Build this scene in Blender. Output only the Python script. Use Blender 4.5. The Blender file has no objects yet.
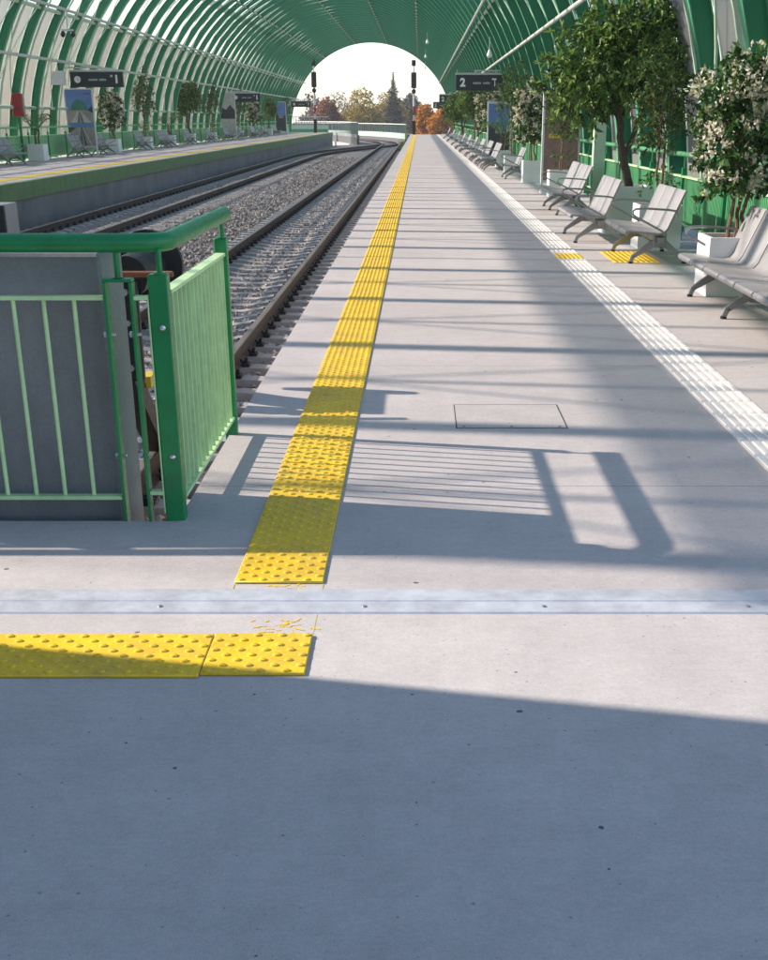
import bpy, math, random
from mathutils import Vector, Matrix
R = math.radians
PI = math.pi
sc = bpy.context.scene
COL = sc.collection
random.seed(7)

# ------------------------------------------------------------------ helpers
class MB:
    """Collects shapes and links them as ONE mesh object."""
    def __init__(self):
        self.v = []; self.f = []; self.m = []; self.mi = 0
    def add(self, vs, fs):
        o = len(self.v)
        self.v += [tuple(p) for p in vs]
        for f in fs:
            self.f.append(tuple(i + o for i in f)); self.m.append(self.mi)
        return self
    def box(self, x0, x1, y0, y1, z0, z1):
        vs = [(x0,y0,z0),(x1,y0,z0),(x1,y1,z0),(x0,y1,z0),(x0,y0,z1),(x1,y0,z1),(x1,y1,z1),(x0,y1,z1)]
        return self.add(vs, [(3,2,1,0),(4,5,6,7),(0,1,5,4),(1,2,6,5),(2,3,7,6),(3,0,4,7)])
    def bbox(self, x0, x1, y0, y1, z0, z1, b=0.01):
        """box whose edges are chamfered"""
        pts = []
        cx, cy, cz = (x0+x1)/2, (y0+y1)/2, (z0+z1)/2
        hx, hy, hz = (x1-x0)/2, (y1-y0)/2, (z1-z0)/2
        idx = {}
        for sx in (-1,1):
            for sy in (-1,1):
                for sz in (-1,1):
                    for k in range(3):
                        p = [sx*(hx-(0 if k==0 else b)), sy*(hy-(0 if k==1 else b)), sz*(hz-(0 if k==2 else b))]
                        idx[(sx,sy,sz,k)] = len(pts); pts.append((cx+p[0], cy+p[1], cz+p[2]))
        fs = []
        for k in range(3):
            a, c = [(1,2),(2,0),(0,1)][k]
            for s in (-1,1):
                q = []
                for (u,w) in ((-1,-1),(1,-1),(1,1),(-1,1)):
                    d = [0,0,0]; d[k]=s; d[a]=u; d[c]=w
                    q.append(idx[(d[0],d[1],d[2],k)])
                fs.append(tuple(q) if s>0 else tuple(reversed(q)))
        for k in range(3):      # edges along axis k
            a, c = [(1,2),(2,0),(0,1)][k]
            for u in (-1,1):
                for w in (-1,1):
                    q=[]
                    for (s,kk) in ((-1,a),(1,a),(1,c),(-1,c)):
                        d=[0,0,0]; d[k]=s; d[a]=u; d[c]=w
                        q.append(idx[(d[0],d[1],d[2],kk)])
                    fs.append(tuple(q) if u*w<0 else tuple(reversed(q)))
        for sx in (-1,1):
            for sy in (-1,1):
                for sz in (-1,1):
                    q = [idx[(sx,sy,sz,k)] for k in range(3)]
                    fs.append(tuple(q) if sx*sy*sz>0 else tuple(reversed(q)))
        return self.add(pts, fs)
    def bar(self, a, b, w, d=None, up=(0,0,1)):
        """rectangular bar from a to b, w across, d along 'up'"""
        a = Vector(a); b = Vector(b); d = d or w
        t = (b-a).normalized(); up = Vector(up)
        s = t.cross(up)
        if s.length < 1e-4: s = t.cross(Vector((0,1,0)))
        s.normalize(); u = s.cross(t).normalized()
        vs = []
        for p in (a, b):
            for (i,j) in ((-1,-1),(1,-1),(1,1),(-1,1)):
                vs.append(p + s*i*w/2 + u*j*d/2)
        return self.add(vs, [(3,2,1,0),(4,5,6,7),(0,1,5,4),(1,2,6,5),(2,3,7,6),(3,0,4,7)])
    def tube(self, path, r, n=8, cap=True):
        path = [Vector(p) for p in path]
        rs = r if isinstance(r, (list,tuple)) else [r]*len(path)
        ring = []; vs = []; prev = None
        for i, p in enumerate(path):
            if i == 0: t = path[1]-p
            elif i == len(path)-1: t = p-path[i-1]
            else: t = (path[i+1]-p).normalized() + (p-path[i-1]).normalized()
            t.normalize()
            if prev is None:
                s = t.cross(Vector((0,0,1)))
                if s.length < 1e-3: s = t.cross(Vector((0,1,0)))
            else:
                s = prev - t*prev.dot(t)
            s.normalize(); prev = s; u = t.cross(s)
            for k in range(n):
                a = 2*PI*k/n
                vs.append(p + s*math.cos(a)*rs[i] + u*math.sin(a)*rs[i])
        fs = []
        for i in range(len(path)-1):
            for k in range(n):
                k2 = (k+1) % n
                fs.append((i*n+k, i*n+k2, (i+1)*n+k2, (i+1)*n+k))
        if cap:
            fs.append(tuple(reversed(range(n)))); fs.append(tuple(range((len(path)-1)*n, len(path)*n)))
        return self.add(vs, fs)
    def sweep(self, path, prof, side=None):
        """closed profile [(lateral, up)] along a path lying in a horizontal plane"""
        path = [Vector(p) for p in path]; n = len(prof); vs = []
        for i, p in enumerate(path):
            if i == 0: t = path[1]-p
            elif i == len(path)-1: t = p-path[i-1]
            else: t = path[i+1]-path[i-1]
            t.normalize(); s = Vector((t.y, -t.x, 0)).normalized()
            for (a, b) in prof: vs.append(p + s*a + Vector((0,0,b)))
        fs = []
        for i in range(len(path)-1):
            for k in range(n):
                k2 = (k+1) % n
                fs.append((i*n+k, (i+1)*n+k, (i+1)*n+k2, i*n+k2))
        fs.append(tuple(range(n))); fs.append(tuple(reversed(range((len(path)-1)*n, len(path)*n))))
        return self.add(vs, fs)
    def prism(self, prof, y0, y1):
        """closed (x, z) profile extruded along Y"""
        n = len(prof)
        vs = [(a, y0, b) for a, b in prof] + [(a, y1, b) for a, b in prof]
        fs = [(k, (k+1) % n, n+(k+1) % n, n+k) for k in range(n)]
        fs.append(tuple(reversed(range(n)))); fs.append(tuple(range(n, 2*n)))
        return self.add(vs, fs)
    def disc(self, c, r, axis, depth, n=24):
        c = Vector(c); a = Vector(axis).normalized()
        return self.tube([c - a*depth/2, c + a*depth/2], r, n)
    def blob(self, c, r, n=8, m=6):
        c = Vector(c); rx, ry, rz = r if isinstance(r, (tuple,list)) else (r,r,r)
        vs = [c + Vector((0,0,-rz))]; fs = []
        for j in range(1, m):
            t = PI*j/m
            for k in range(n):
                a = 2*PI*k/n
                vs.append(c + Vector((rx*math.sin(t)*math.cos(a), ry*math.sin(t)*math.sin(a), -rz*math.cos(t))))
        vs.append(c + Vector((0,0,rz)))
        for k in range(n): fs.append((0, 1+(k+1) % n, 1+k))
        for j in range(m-2):
            for k in range(n):
                a = 1+j*n; b = a+n
                fs.append((a+k, a+(k+1) % n, b+(k+1) % n, b+k))
        e = len(vs)-1; a = 1+(m-2)*n
        for k in range(n): fs.append((a+k, a+(k+1) % n, e))
        return self.add(vs, fs)
    def build(self, name, mats, parent=None, smooth=False):
        me = bpy.data.meshes.new(name)
        me.from_pydata(self.v, [], self.f)
        if not isinstance(mats, (list,tuple)): mats = [mats]
        for m in mats: me.materials.append(m)
        if len(mats) > 1: me.polygons.foreach_set('material_index', self.m)
        if smooth:
            me.polygons.foreach_set('use_smooth', [True]*len(me.polygons))
            try: me.set_sharp_from_angle(angle=R(40))
            except Exception: pass
        me.update()
        o = bpy.data.objects.new(name, me); COL.objects.link(o)
        if parent is not None: o.parent = parent
        return o

def tag(o, label=None, cat=None, group=None, kind=None):
    if label: o['label'] = label
    if cat: o['category'] = cat
    if group: o['group'] = group
    if kind: o['kind'] = kind
    return o
def thing(name, label, cat, loc=(0,0,0), rz=0, group=None):
    o = bpy.data.objects.new(name, None); COL.objects.link(o)
    o.empty_display_size = 0.1
    o.location = loc; o.rotation_euler = (0,0,rz)
    return tag(o, label, cat, group)
def copy_tree(o, parent=None):
    c = o.copy(); COL.objects.link(c); c.parent = parent
    for ch in list(o.children): copy_tree(ch, c)
    return c

# ------------------------------------------------------------------ materials
def newmat(name):
    m = bpy.data.materials.new(name); m.use_nodes = True
    nt = m.node_tree; b = nt.nodes['Principled BSDF']
    return m, nt, b
def setcol(b, c): b.inputs['Base Color'].default_value = (c[0], c[1], c[2], 1)
def node(nt, t, **kw):
    n = nt.nodes.new(t)
    for k, v in kw.items(): setattr(n, k, v)
    return n
def coords(nt, scale=(1,1,1), kind='Object'):
    tc = node(nt, 'ShaderNodeTexCoord'); mp = node(nt, 'ShaderNodeMapping')
    mp.inputs['Scale'].default_value = scale
    nt.links.new(tc.outputs[kind], mp.inputs['Vector'])
    return mp.outputs['Vector']
def noise(nt, vec, scale, detail=4, rough=0.55):
    n = node(nt, 'ShaderNodeTexNoise'); n.inputs['Scale'].default_value = scale
    n.inputs['Detail'].default_value = detail; n.inputs['Roughness'].default_value = rough
    if vec is not None: nt.links.new(vec, n.inputs['Vector'])
    return n.outputs['Fac']
def ramp(nt, fac, stops):
    r = node(nt, 'ShaderNodeValToRGB'); e = r.color_ramp.elements
    while len(e) < len(stops): e.new(0.5)
    for i, (p, c) in enumerate(stops):
        e[i].position = p; e[i].color = (c[0], c[1], c[2], 1) if not isinstance(c, (int,float)) else (c,c,c,1)
    nt.links.new(fac, r.inputs['Fac'])
    return r.outputs['Color']
def mixc(nt, a, b, fac, mode='MIX'):
    m = node(nt, 'ShaderNodeMix', data_type='RGBA', blend_type=mode)
    for sck, v in ((m.inputs[6], a), (m.inputs[7], b)):
        if hasattr(v, 'is_linked') or hasattr(v, 'links'): nt.links.new(v, sck)
        else: sck.default_value = (v[0], v[1], v[2], 1)
    if isinstance(fac, (int,float)): m.inputs[0].default_value = fac
    else: nt.links.new(fac, m.inputs[0])
    return m.outputs[2]
def mathn(nt, op, a, b=None):
    m = node(nt, 'ShaderNodeMath', operation=op)
    for i, v in enumerate((a, b)):
        if v is None: continue
        if isinstance(v, (int,float)): m.inputs[i].default_value = v
        else: nt.links.new(v, m.inputs[i])
    return m.outputs[0]
def bump(nt, b, h, strength=0.3, dist=0.01):
    n = node(nt, 'ShaderNodeBump'); n.inputs['Strength'].default_value = strength; n.inputs['Distance'].default_value = dist
    nt.links.new(h, n.inputs['Height']); nt.links.new(n.outputs['Normal'], b.inputs['Normal'])

def paint(name, c, rough=0.45, var=0.12, metallic=0.0, scale=3.0):
    """painted or plain surface with slight unevenness and dirt"""
    m, nt, b = newmat(name)
    v = coords(nt)
    f = noise(nt, v, scale, 6, 0.65)
    lo = tuple(x*(1-var) for x in c); hi = tuple(min(1, x*(1+var*0.6)) for x in c)
    col = ramp(nt, f, [(0.3, lo), (0.65, hi)])
    nt.links.new(col, b.inputs['Base Color'])
    rr = ramp(nt, noise(nt, v, scale*7, 3), [(0.2, max(0.05, rough-0.1)), (0.8, min(1, rough+0.15))])
    nt.links.new(rr, b.inputs['Roughness'])
    b.inputs['Metallic'].default_value = metallic
    return m

def concrete(name, base, joints=False, speck=True, stain=0.12):
    m, nt, b = newmat(name)
    v = coords(nt)
    big = noise(nt, v, 0.55, 5, 0.6); mid = noise(nt, v, 4.5, 6, 0.65); fine = noise(nt, v, 220, 3, 0.7)
    mpb = node(nt, 'ShaderNodeMapping'); mpb.inputs['Scale'].default_value = (1.2, 14, 1)
    nt.links.new(v, mpb.inputs['Vector'])
    brush = noise(nt, mpb.outputs['Vector'], 2.2, 6, 0.7)
    c = ramp(nt, big, [(0.28, tuple(x*(1-stain) for x in base)), (0.7, tuple(x*(1+stain*0.5) for x in base))])
    c = mixc(nt, c, ramp(nt, mid, [(0.25, 0.80), (0.6, 1.0)]), 0.55, 'MULTIPLY')
    c = mixc(nt, c, ramp(nt, brush, [(0.3, 0.90), (0.65, 1.02)]), 0.35, 'MULTIPLY')
    c = mixc(nt, c, ramp(nt, fine, [(0.25, 0.72), (0.62, 1.06)]), 0.6, 'MULTIPLY')
    c = mixc(nt, c, ramp(nt, noise(nt, v, 70, 4, 0.7), [(0.30, 0.80), (0.62, 1.05)]), 0.55, 'MULTIPLY')
    c = mixc(nt, c, ramp(nt, noise(nt, v, 20, 5, 0.75), [(0.30, 0.86), (0.62, 1.04)]), 0.6, 'MULTIPLY')
    c = mixc(nt, c, (0.22, 0.21, 0.20), mathn(nt, 'MULTIPLY', ramp(nt, noise(nt, v, 1.6, 8, 0.75), [(0.60, 0.0), (0.78, 1.0)]), 0.22))
    if speck:
        vo = node(nt, 'ShaderNodeTexVoronoi', feature='F1', voronoi_dimensions='2D'); vo.inputs['Scale'].default_value = 7.0
        nv = node(nt, 'ShaderNodeTexNoise'); nv.inputs['Scale'].default_value = 40
        nt.links.new(v, nv.inputs['Vector'])
        wv = node(nt, 'ShaderNodeVectorMath', operation='ADD')
        sv = node(nt, 'ShaderNodeVectorMath', operation='SCALE'); sv.inputs['Scale'].default_value = 0.012
        nt.links.new(nv.outputs['Color'], sv.inputs[0]); nt.links.new(v, wv.inputs[0]); nt.links.new(sv.outputs[0], wv.inputs[1])
        nt.links.new(wv.outputs[0], vo.inputs['Vector'])
        sep = node(nt, 'ShaderNodeSeparateColor'); nt.links.new(vo.outputs['Color'], sep.inputs[0])
        rad = mathn(nt, 'MULTIPLY', mathn(nt, 'GREATER_THAN', sep.outputs[0], 0.82), mathn(nt, 'MULTIPLY', mathn(nt, 'POWER', sep.outputs[1], 2.5), 0.07))
        sp = mathn(nt, 'LESS_THAN', vo.outputs['Distance'], rad)
        c = mixc(nt, c, (0.03, 0.03, 0.035), mathn(nt, 'MULTIPLY', sp, 0.8))
        v2 = node(nt, 'ShaderNodeTexVoronoi', feature='F1', voronoi_dimensions='2D'); v2.inputs['Scale'].default_value = 26
        nt.links.new(wv.outputs[0], v2.inputs['Vector'])
        s2 = node(nt, 'ShaderNodeSeparateColor'); nt.links.new(v2.outputs['Color'], s2.inputs[0])
        r2 = mathn(nt, 'MULTIPLY', mathn(nt, 'GREATER_THAN', s2.outputs[0], 0.88), mathn(nt, 'MULTIPLY', s2.outputs[1], 0.10))
        c = mixc(nt, c, (0.10, 0.10, 0.105), mathn(nt, 'MULTIPLY', mathn(nt, 'LESS_THAN', v2.outputs['Distance'], r2), 0.6))
    if joints:
        xyz = node(nt, 'ShaderNodeSeparateXYZ'); nt.links.new(v, xyz.inputs[0])
        md = mathn(nt, 'MODULO', mathn(nt, 'ADD', xyz.outputs[1], 28.3-5.2), 2.83)
        ln = mathn(nt, 'LESS_THAN', md, 0.010)
        gt = mathn(nt, 'GREATER_THAN', xyz.outputs[1], 5.0)
        c = mixc(nt, c, (0.13, 0.13, 0.13), mathn(nt, 'MULTIPLY', mathn(nt, 'MULTIPLY', ln, gt), 0.55))
    nt.links.new(c, b.inputs['Base Color'])
    b.inputs['Roughness'].default_value = 0.8
    b.inputs['Specular IOR Level'].default_value = 0.35
    bump(nt, b, noise(nt, v, 260, 2, 0.6), 0.35, 0.003)
    return m

M = {}
M['platform'] = concrete('platform_concrete', (0.51, 0.47, 0.45), joints=True)
M['conc'] = concrete('plain_concrete', (0.40, 0.39, 0.38), speck=False)
M['dark_conc'] = concrete('grey_concrete', (0.235, 0.24, 0.25), speck=False, stain=0.3)
M['green'] = paint('green_paint', (0.004, 0.20, 0.06), 0.36, 0.22, scale=9)
M['bar_green'] = paint('light_green_bar_paint', (0.50, 0.72, 0.38), 0.45, 0.16, scale=9)
M['panel_green'] = paint('fence_green_paint', (0.07, 0.27, 0.115), 0.42, 0.10)
M['panel_backlit'] = paint('backlit_fence_paint', (0.22, 0.52, 0.25), 0.42, 0.10)  # fence green made paler: sun coming through from behind put into the colour
M['rib_green'] = paint('rib_green_paint', (0.010, 0.22, 0.098), 0.4, 0.12, scale=1.2)
M['flange_lit'] = paint('lit_flange_paint', (0.08, 0.32, 0.17), 0.45, 0.1)  # rib green made lighter: sunlight on the flanges put into the colour
M['pale_green'] = paint('pale_green_paint', (0.42, 0.55, 0.42), 0.5, 0.08)
M['edge_green'] = paint('edge_green_paint', (0.12, 0.21, 0.085), 0.7, 0.2)
M['alu'] = paint('aluminium', (0.56, 0.57, 0.61), 0.42, 0.22, 0.35, scale=9)
M['pipe'] = paint('pale_pipe_paint', (0.50, 0.53, 0.47), 0.5, 0.1)
M['bench'] = paint('bench_grey_paint', (0.27, 0.265, 0.265), 0.42, 0.08)
M['bench_metal'] = paint('bench_metal', (0.27, 0.275, 0.28), 0.35, 0.08, 0.5)
M['chrome'] = paint('bright_steel', (0.6, 0.6, 0.6), 0.25, 0.1, 0.9)
M['white'] = paint('white_paint', (0.80, 0.80, 0.79), 0.5, 0.06)
M['whiteshade'] = paint('pale_grey_paint', (0.62, 0.63, 0.62), 0.5, 0.08)
M['black'] = paint('black_paint', (0.010, 0.010, 0.012), 0.55, 0.2)
M['sign'] = paint('sign_navy', (0.018, 0.028, 0.034), 0.35, 0.15)
M['red'] = paint('red_paint', (0.30, 0.012, 0.018), 0.4, 0.12)
M['rust'] = paint('rusty_steel', (0.23, 0.075, 0.03), 0.7, 0.35, scale=14)
M['yellowp'] = paint('yellow_paint', (0.62, 0.42, 0.02), 0.5, 0.2)
M['soil'] = paint('planter_soil', (0.22, 0.14, 0.09), 0.95, 0.5, scale=40)
M['whitestrip'] = paint('white_tactile', (0.74, 0.69, 0.63), 0.55, 0.10, scale=6)
M['bark'] = paint('bark', (0.085, 0.06, 0.045), 0.9, 0.4, scale=18)
M['bark2'] = paint('pale_bark', (0.17, 0.10, 0.065), 0.85, 0.35, scale=18)
M['lampglass'] = paint('lamp_white', (0.7, 0.7, 0.68), 0.3, 0.05)
M['dirtgap'] = paint('dark_gap', (0.04, 0.055, 0.05), 0.9, 0.2)

def mat_tactile():
    m, nt, b = newmat('yellow_tactile')
    v = coords(nt)
    c = ramp(nt, noise(nt, v, 7, 6, 0.65), [(0.3, (0.70, 0.435, 0.010)), (0.65, (0.83, 0.55, 0.018))])
    c = mixc(nt, c, ramp(nt, noise(nt, v, 90, 3), [(0.28, 0.66), (0.55, 1.0)]), 0.6, 'MULTIPLY')
    c = mixc(nt, c, (0.28, 0.21, 0.09), mathn(nt, 'MULTIPLY', ramp(nt, noise(nt, v, 2.6, 8, 0.8), [(0.48, 0.0), (0.72, 1.0)]), 0.55))
    nt.links.new(c, b.inputs['Base Color']); b.inputs['Roughness'].default_value = 0.55
    bump(nt, b, noise(nt, v, 150, 2), 0.15, 0.002)
    return m
M['tactile'] = mat_tactile()

def mat_rail(name, c1, c2):
    m, nt, b = newmat(name)
    v = coords(nt)
    c = ramp(nt, noise(nt, v, 12, 6, 0.7), [(0.3, c1), (0.7, c2)])
    nt.links.new(c, b.inputs['Base Color']); b.inputs['Roughness'].default_value = 0.75
    return m
M['rail'] = mat_rail('rail_side', (0.045, 0.033, 0.026), (0.095, 0.068, 0.05))
M['railhead'] = paint('rail_head', (0.24, 0.19, 0.15), 0.42, 0.25, 0.6, scale=12)

def mat_ballast():
    m, nt, b = newmat('ballast')
    v = coords(nt)
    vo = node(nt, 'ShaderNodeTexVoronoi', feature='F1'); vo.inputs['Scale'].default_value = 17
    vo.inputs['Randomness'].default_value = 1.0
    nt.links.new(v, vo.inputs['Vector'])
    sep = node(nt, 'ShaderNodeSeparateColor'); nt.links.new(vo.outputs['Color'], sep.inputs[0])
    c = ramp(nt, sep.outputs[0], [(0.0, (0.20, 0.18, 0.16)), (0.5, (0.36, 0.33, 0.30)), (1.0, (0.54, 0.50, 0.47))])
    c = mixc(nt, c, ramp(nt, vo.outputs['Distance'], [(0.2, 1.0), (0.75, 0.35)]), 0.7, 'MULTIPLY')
    nt.links.new(c, b.inputs['Base Color']); b.inputs['Roughness'].default_value = 0.9
    inv = mathn(nt, 'SUBTRACT', 1.0, vo.outputs['Distance'])
    bump(nt, b, inv, 1.0, 0.06)
    return m
M['ballast'] = mat_ballast()
def mat_island(name, stops, rough=0.9, trans=0.0, spec=0.3):
    """colour differs from one loose piece of the mesh to the next"""
    m, nt, b = newmat(name)
    g = node(nt, 'ShaderNodeNewGeometry')
    c = ramp(nt, g.outputs['Random Per Island'], stops)
    nt.links.new(c, b.inputs['Base Color']); b.inputs['Roughness'].default_value = rough
    b.inputs['Specular IOR Level'].default_value = spec
    if trans > 0:
        tr = node(nt, 'ShaderNodeBsdfTranslucent'); nt.links.new(c, tr.inputs['Color'])
        mx = node(nt, 'ShaderNodeMixShader'); mx.inputs[0].default_value = trans
        out = nt.nodes['Material Output']
        nt.links.new(b.outputs[0], mx.inputs[1]); nt.links.new(tr.outputs[0], mx.inputs[2]); nt.links.new(mx.outputs[0], out.inputs['Surface'])
    return m
M['stone'] = mat_island('ballast_stone', [(0.0, (0.17, 0.145, 0.125)), (0.5, (0.33, 0.29, 0.26)), (1.0, (0.56, 0.51, 0.47))])
M['leaf_fresh'] = mat_island('fresh_leaf', [(0.0, (0.022, 0.065, 0.014)), (0.6, (0.10, 0.205, 0.036)), (1.0, (0.29, 0.41, 0.09))], 0.45, 0.26, 0.35)
M['leaf_dark'] = mat_island('dark_leaf', [(0.0, (0.018, 0.05, 0.014)), (0.6, (0.065, 0.13, 0.03)), (1.0, (0.18, 0.24, 0.06))], 0.5, 0.35, 0.25)
M['leaf_bush'] = mat_island('bush_leaf', [(0.0, (0.018, 0.055, 0.016)), (0.7, (0.055, 0.13, 0.032)), (1.0, (0.14, 0.24, 0.06))], 0.5, 0.25, 0.25)
M['leaf_palm'] = mat_island('palm_leaf', [(0.0, (0.03, 0.09, 0.015)), (0.6, (0.07, 0.17, 0.03)), (1.0, (0.14, 0.26, 0.05))], 0.45, 0.3, 0.4)
M['petal'] = mat_island('cream_petal', [(0.0, (0.55, 0.49, 0.32)), (0.6, (0.76, 0.72, 0.57)), (1.0, (0.82, 0.80, 0.70))], 0.6, 0.35, 0.2)
M['autumn_orange'] = mat_island('orange_leaf', [(0.0, (0.30, 0.08, 0.012)), (0.5, (0.52, 0.19, 0.02)), (1.0, (0.66, 0.38, 0.05))], 0.7, 0.25, 0.2)
M['autumn_red'] = mat_island('russet_leaf', [(0.0, (0.12, 0.045, 0.025)), (0.6, (0.26, 0.085, 0.04)), (1.0, (0.33, 0.16, 0.07))], 0.7, 0.25, 0.2)
M['autumn_gold'] = mat_island('gold_leaf', [(0.0, (0.14, 0.11, 0.02)), (0.6, (0.33, 0.24, 0.04)), (1.0, (0.48, 0.35, 0.07))], 0.7, 0.25, 0.2)
M['autumn_brown'] = mat_island('brown_twig', [(0.0, (0.10, 0.075, 0.06)), (0.6, (0.18, 0.13, 0.10)), (1.0, (0.26, 0.18, 0.13))], 0.8, 0.15, 0.2)
M['fir'] = mat_island('fir_needle', [(0.0, (0.04, 0.05, 0.04)), (0.6, (0.085, 0.095, 0.075)), (1.0, (0.14, 0.14, 0.11))], 0.8, 0.1, 0.2)
M['weed'] = mat_island('weed_leaf', [(0.0, (0.03, 0.07, 0.02)), (1.0, (0.12, 0.2, 0.06))], 0.7, 0.25, 0.2)

def mat_glaze():
    m, nt, b = newmat('roof_glazing')
    v = coords(nt)
    f = noise(nt, v, 1.1, 5, 0.65)
    c = ramp(nt, f, [(0.25, (0.60, 0.575, 0.55)), (0.75, (0.68, 0.66, 0.64))])
    nt.links.new(c, b.inputs['Base Color']); b.inputs['Roughness'].default_value = 0.3
    tr = node(nt, 'ShaderNodeBsdfTransparent'); tr.inputs['Color'].default_value = (0.97, 0.955, 0.95, 1)
    tl = node(nt, 'ShaderNodeBsdfTranslucent'); nt.links.new(c, tl.inputs['Color'])
    m1 = node(nt, 'ShaderNodeMixShader'); m1.inputs[0].default_value = 0.5
    m2 = node(nt, 'ShaderNodeMixShader'); m2.inputs[0].default_value = 0.95
    out = nt.nodes['Material Output']
    nt.links.new(b.outputs[0], m1.inputs[1]); nt.links.new(tl.outputs[0], m1.inputs[2])
    nt.links.new(m1.outputs[0], m2.inputs[1]); nt.links.new(tr.outputs[0], m2.inputs[2]); nt.links.new(m2.outputs[0], out.inputs['Surface'])
    return m
M['glaze'] = mat_glaze()

def mat_frost():
    # dusty clear sheet: the flatter the line of sight, the more dust it passes through
    m, nt, b = newmat('dusty_panel')
    v = coords(nt)
    c = ramp(nt, noise(nt, v, 0.9, 6, 0.6), [(0.25, (0.17, 0.16, 0.15)), (0.75, (0.24, 0.23, 0.215))])
    nt.links.new(c, b.inputs['Base Color']); b.inputs['Roughness'].default_value = 0.35
    g = node(nt, 'ShaderNodeNewGeometry')
    dt = node(nt, 'ShaderNodeVectorMath', operation='DOT_PRODUCT')
    nt.links.new(g.outputs['Normal'], dt.inputs[0]); nt.links.new(g.outputs['Incoming'], dt.inputs[1])
    cs = mathn(nt, 'MAXIMUM', mathn(nt, 'ABSOLUTE', dt.outputs['Value']), 0.08)
    T = mathn(nt, 'POWER', 0.75, mathn(nt, 'DIVIDE', 1.0, cs))
    tr = node(nt, 'ShaderNodeBsdfTransparent'); tr.inputs['Color'].default_value = (1, 1, 1, 1)
    tl = node(nt, 'ShaderNodeBsdfTranslucent'); nt.links.new(c, tl.inputs['Color'])
    m1 = node(nt, 'ShaderNodeMixShader'); m1.inputs[0].default_value = 0.5
    m2 = node(nt, 'ShaderNodeMixShader'); nt.links.new(T, m2.inputs[0])
    out = nt.nodes['Material Output']
    nt.links.new(b.outputs[0], m1.inputs[1]); nt.links.new(tl.outputs[0], m1.inputs[2])
    nt.links.new(m1.outputs[0], m2.inputs[1]); nt.links.new(tr.outputs[0], m2.inputs[2]); nt.links.new(m2.outputs[0], out.inputs['Surface'])
    return m
M['frost'] = mat_frost()

def mat_ground():
    m, nt, b = newmat('dry_field')
    v = coords(nt)
    c = ramp(nt, noise(nt, v, 0.05, 8, 0.65), [(0.3, (0.10, 0.12, 0.05)), (0.65, (0.20, 0.17, 0.10))])
    nt.links.new(c, b.inputs['Base Color']); b.inputs['Roughness'].default_value = 0.95
    return m
M['ground'] = mat_ground()

# ------------------------------------------------------------------ camera, light, world
F, CXP, CYP, HC = 1243.0, 420.0, 643.0, 1.461
PITCH = math.atan((CYP-118.5)/F)
cam = bpy.data.cameras.new('camera'); co = bpy.data.objects.new('camera', cam); COL.objects.link(co)
co.location = (0, 0, HC); co.rotation_euler = (PI/2-PITCH, 0, 0)
cam.sensor_fit = 'AUTO'; cam.sensor_width = 36; cam.lens = F/960*36
cam.shift_x = -(CXP-384)/960; cam.shift_y = (CYP-480)/960
cam.clip_end = 6000; cam.clip_start = 0.05
sc.camera = co

SUN = Vector((-1.815, 0.41, 1.05)).normalized()
el = math.asin(SUN.z); az = math.atan2(SUN.x, SUN.y)     # azimuth from +Y towards +X
w = bpy.data.worlds.new('World'); sc.world = w; w.use_nodes = True
nt = w.node_tree; bg = nt.nodes['Background']
sky = nt.nodes.new('ShaderNodeTexSky'); sky.sky_type = 'NISHITA'; sky.sun_disc = False
sky.sun_elevation = el; sky.sun_rotation = az
sky.air_density = 1.0; sky.dust_density = 0.55; sky.ozone_density = 1.0
nt.links.new(sky.outputs[0], bg.inputs['Color']); bg.inputs['Strength'].default_value = 0.145
sun = bpy.data.lights.new('sun', 'SUN'); so = bpy.data.objects.new('sun', sun); COL.objects.link(so)
sun.energy = 4.6; sun.angle = R(0.6); sun.color = (1.0, 0.90, 0.80)
so.rotation_euler = (-SUN).to_track_quat('-Z', 'Y').to_euler(); so.location = (-30, 10, 30)
sc.view_settings.view_transform = 'Standard'; sc.view_settings.look = 'None'
sc.view_settings.exposure = 1.0; sc.view_settings.gamma = 1
sc.view_settings.use_curve_mapping = False
sc.cycles.max_bounces = 8; sc.cycles.transparent_max_bounces = 24
sc.cycles.caustics_reflective = False; sc.cycles.caustics_refractive = False

# ------------------------------------------------------------------ ground and platforms
g = MB(); g.box(-1600, 1600, -1600, 1600, -5.4, -5.0)
tag(g.build('ground', M['ground']), kind='structure')

YE, XE = 4.70, -0.955          # where the tracks end; edge of the platform beside them
PEND = 133.5
# L-shaped slab: one mesh
pts = [(XE, PEND), (XE, YE), (-30, YE), (-30, -9), (4.3, -9), (4.3, PEND)]
pm = MB(); n = len(pts)
pm.add([(x,y,0) for x,y in pts]+[(x,y,-1.6) for x,y in pts], [(0,1,4,5), (1,2,3,4)] + [tuple(reversed((k,(k+1)%n,n+(k+1)%n,n+k))) for k in range(n)])
tag(pm.build('platform', M['platform']), kind='structure')

ZL = 0.14                       # the opposite platform lies a little higher
XL = -9.0
lp = MB(); lp.box(-14.3, XL, 4.75, 138, -1.6, ZL); lp.box(-30, -14.3, 4.75, 30, -1.6, ZL)
lo = MB(); lo.box(-14.3, XL-0.12, 4.75, 138, -1.5, ZL)
tag(lo.build('opposite_platform', M['platform']), kind='structure')
cp = MB(); cp.box(XL-0.118, XL+0.05, 4.75, 138, -0.22, ZL+0.004)
tag(cp.build('platform_edge_coping', M['edge_green']), kind='structure')
pw = MB(); pw.box(XL-0.116, XL, 4.75, 138, -1.6, -0.223)
tag(pw.build('platform_edge_wall', M['dark_conc']), kind='structure')

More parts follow.
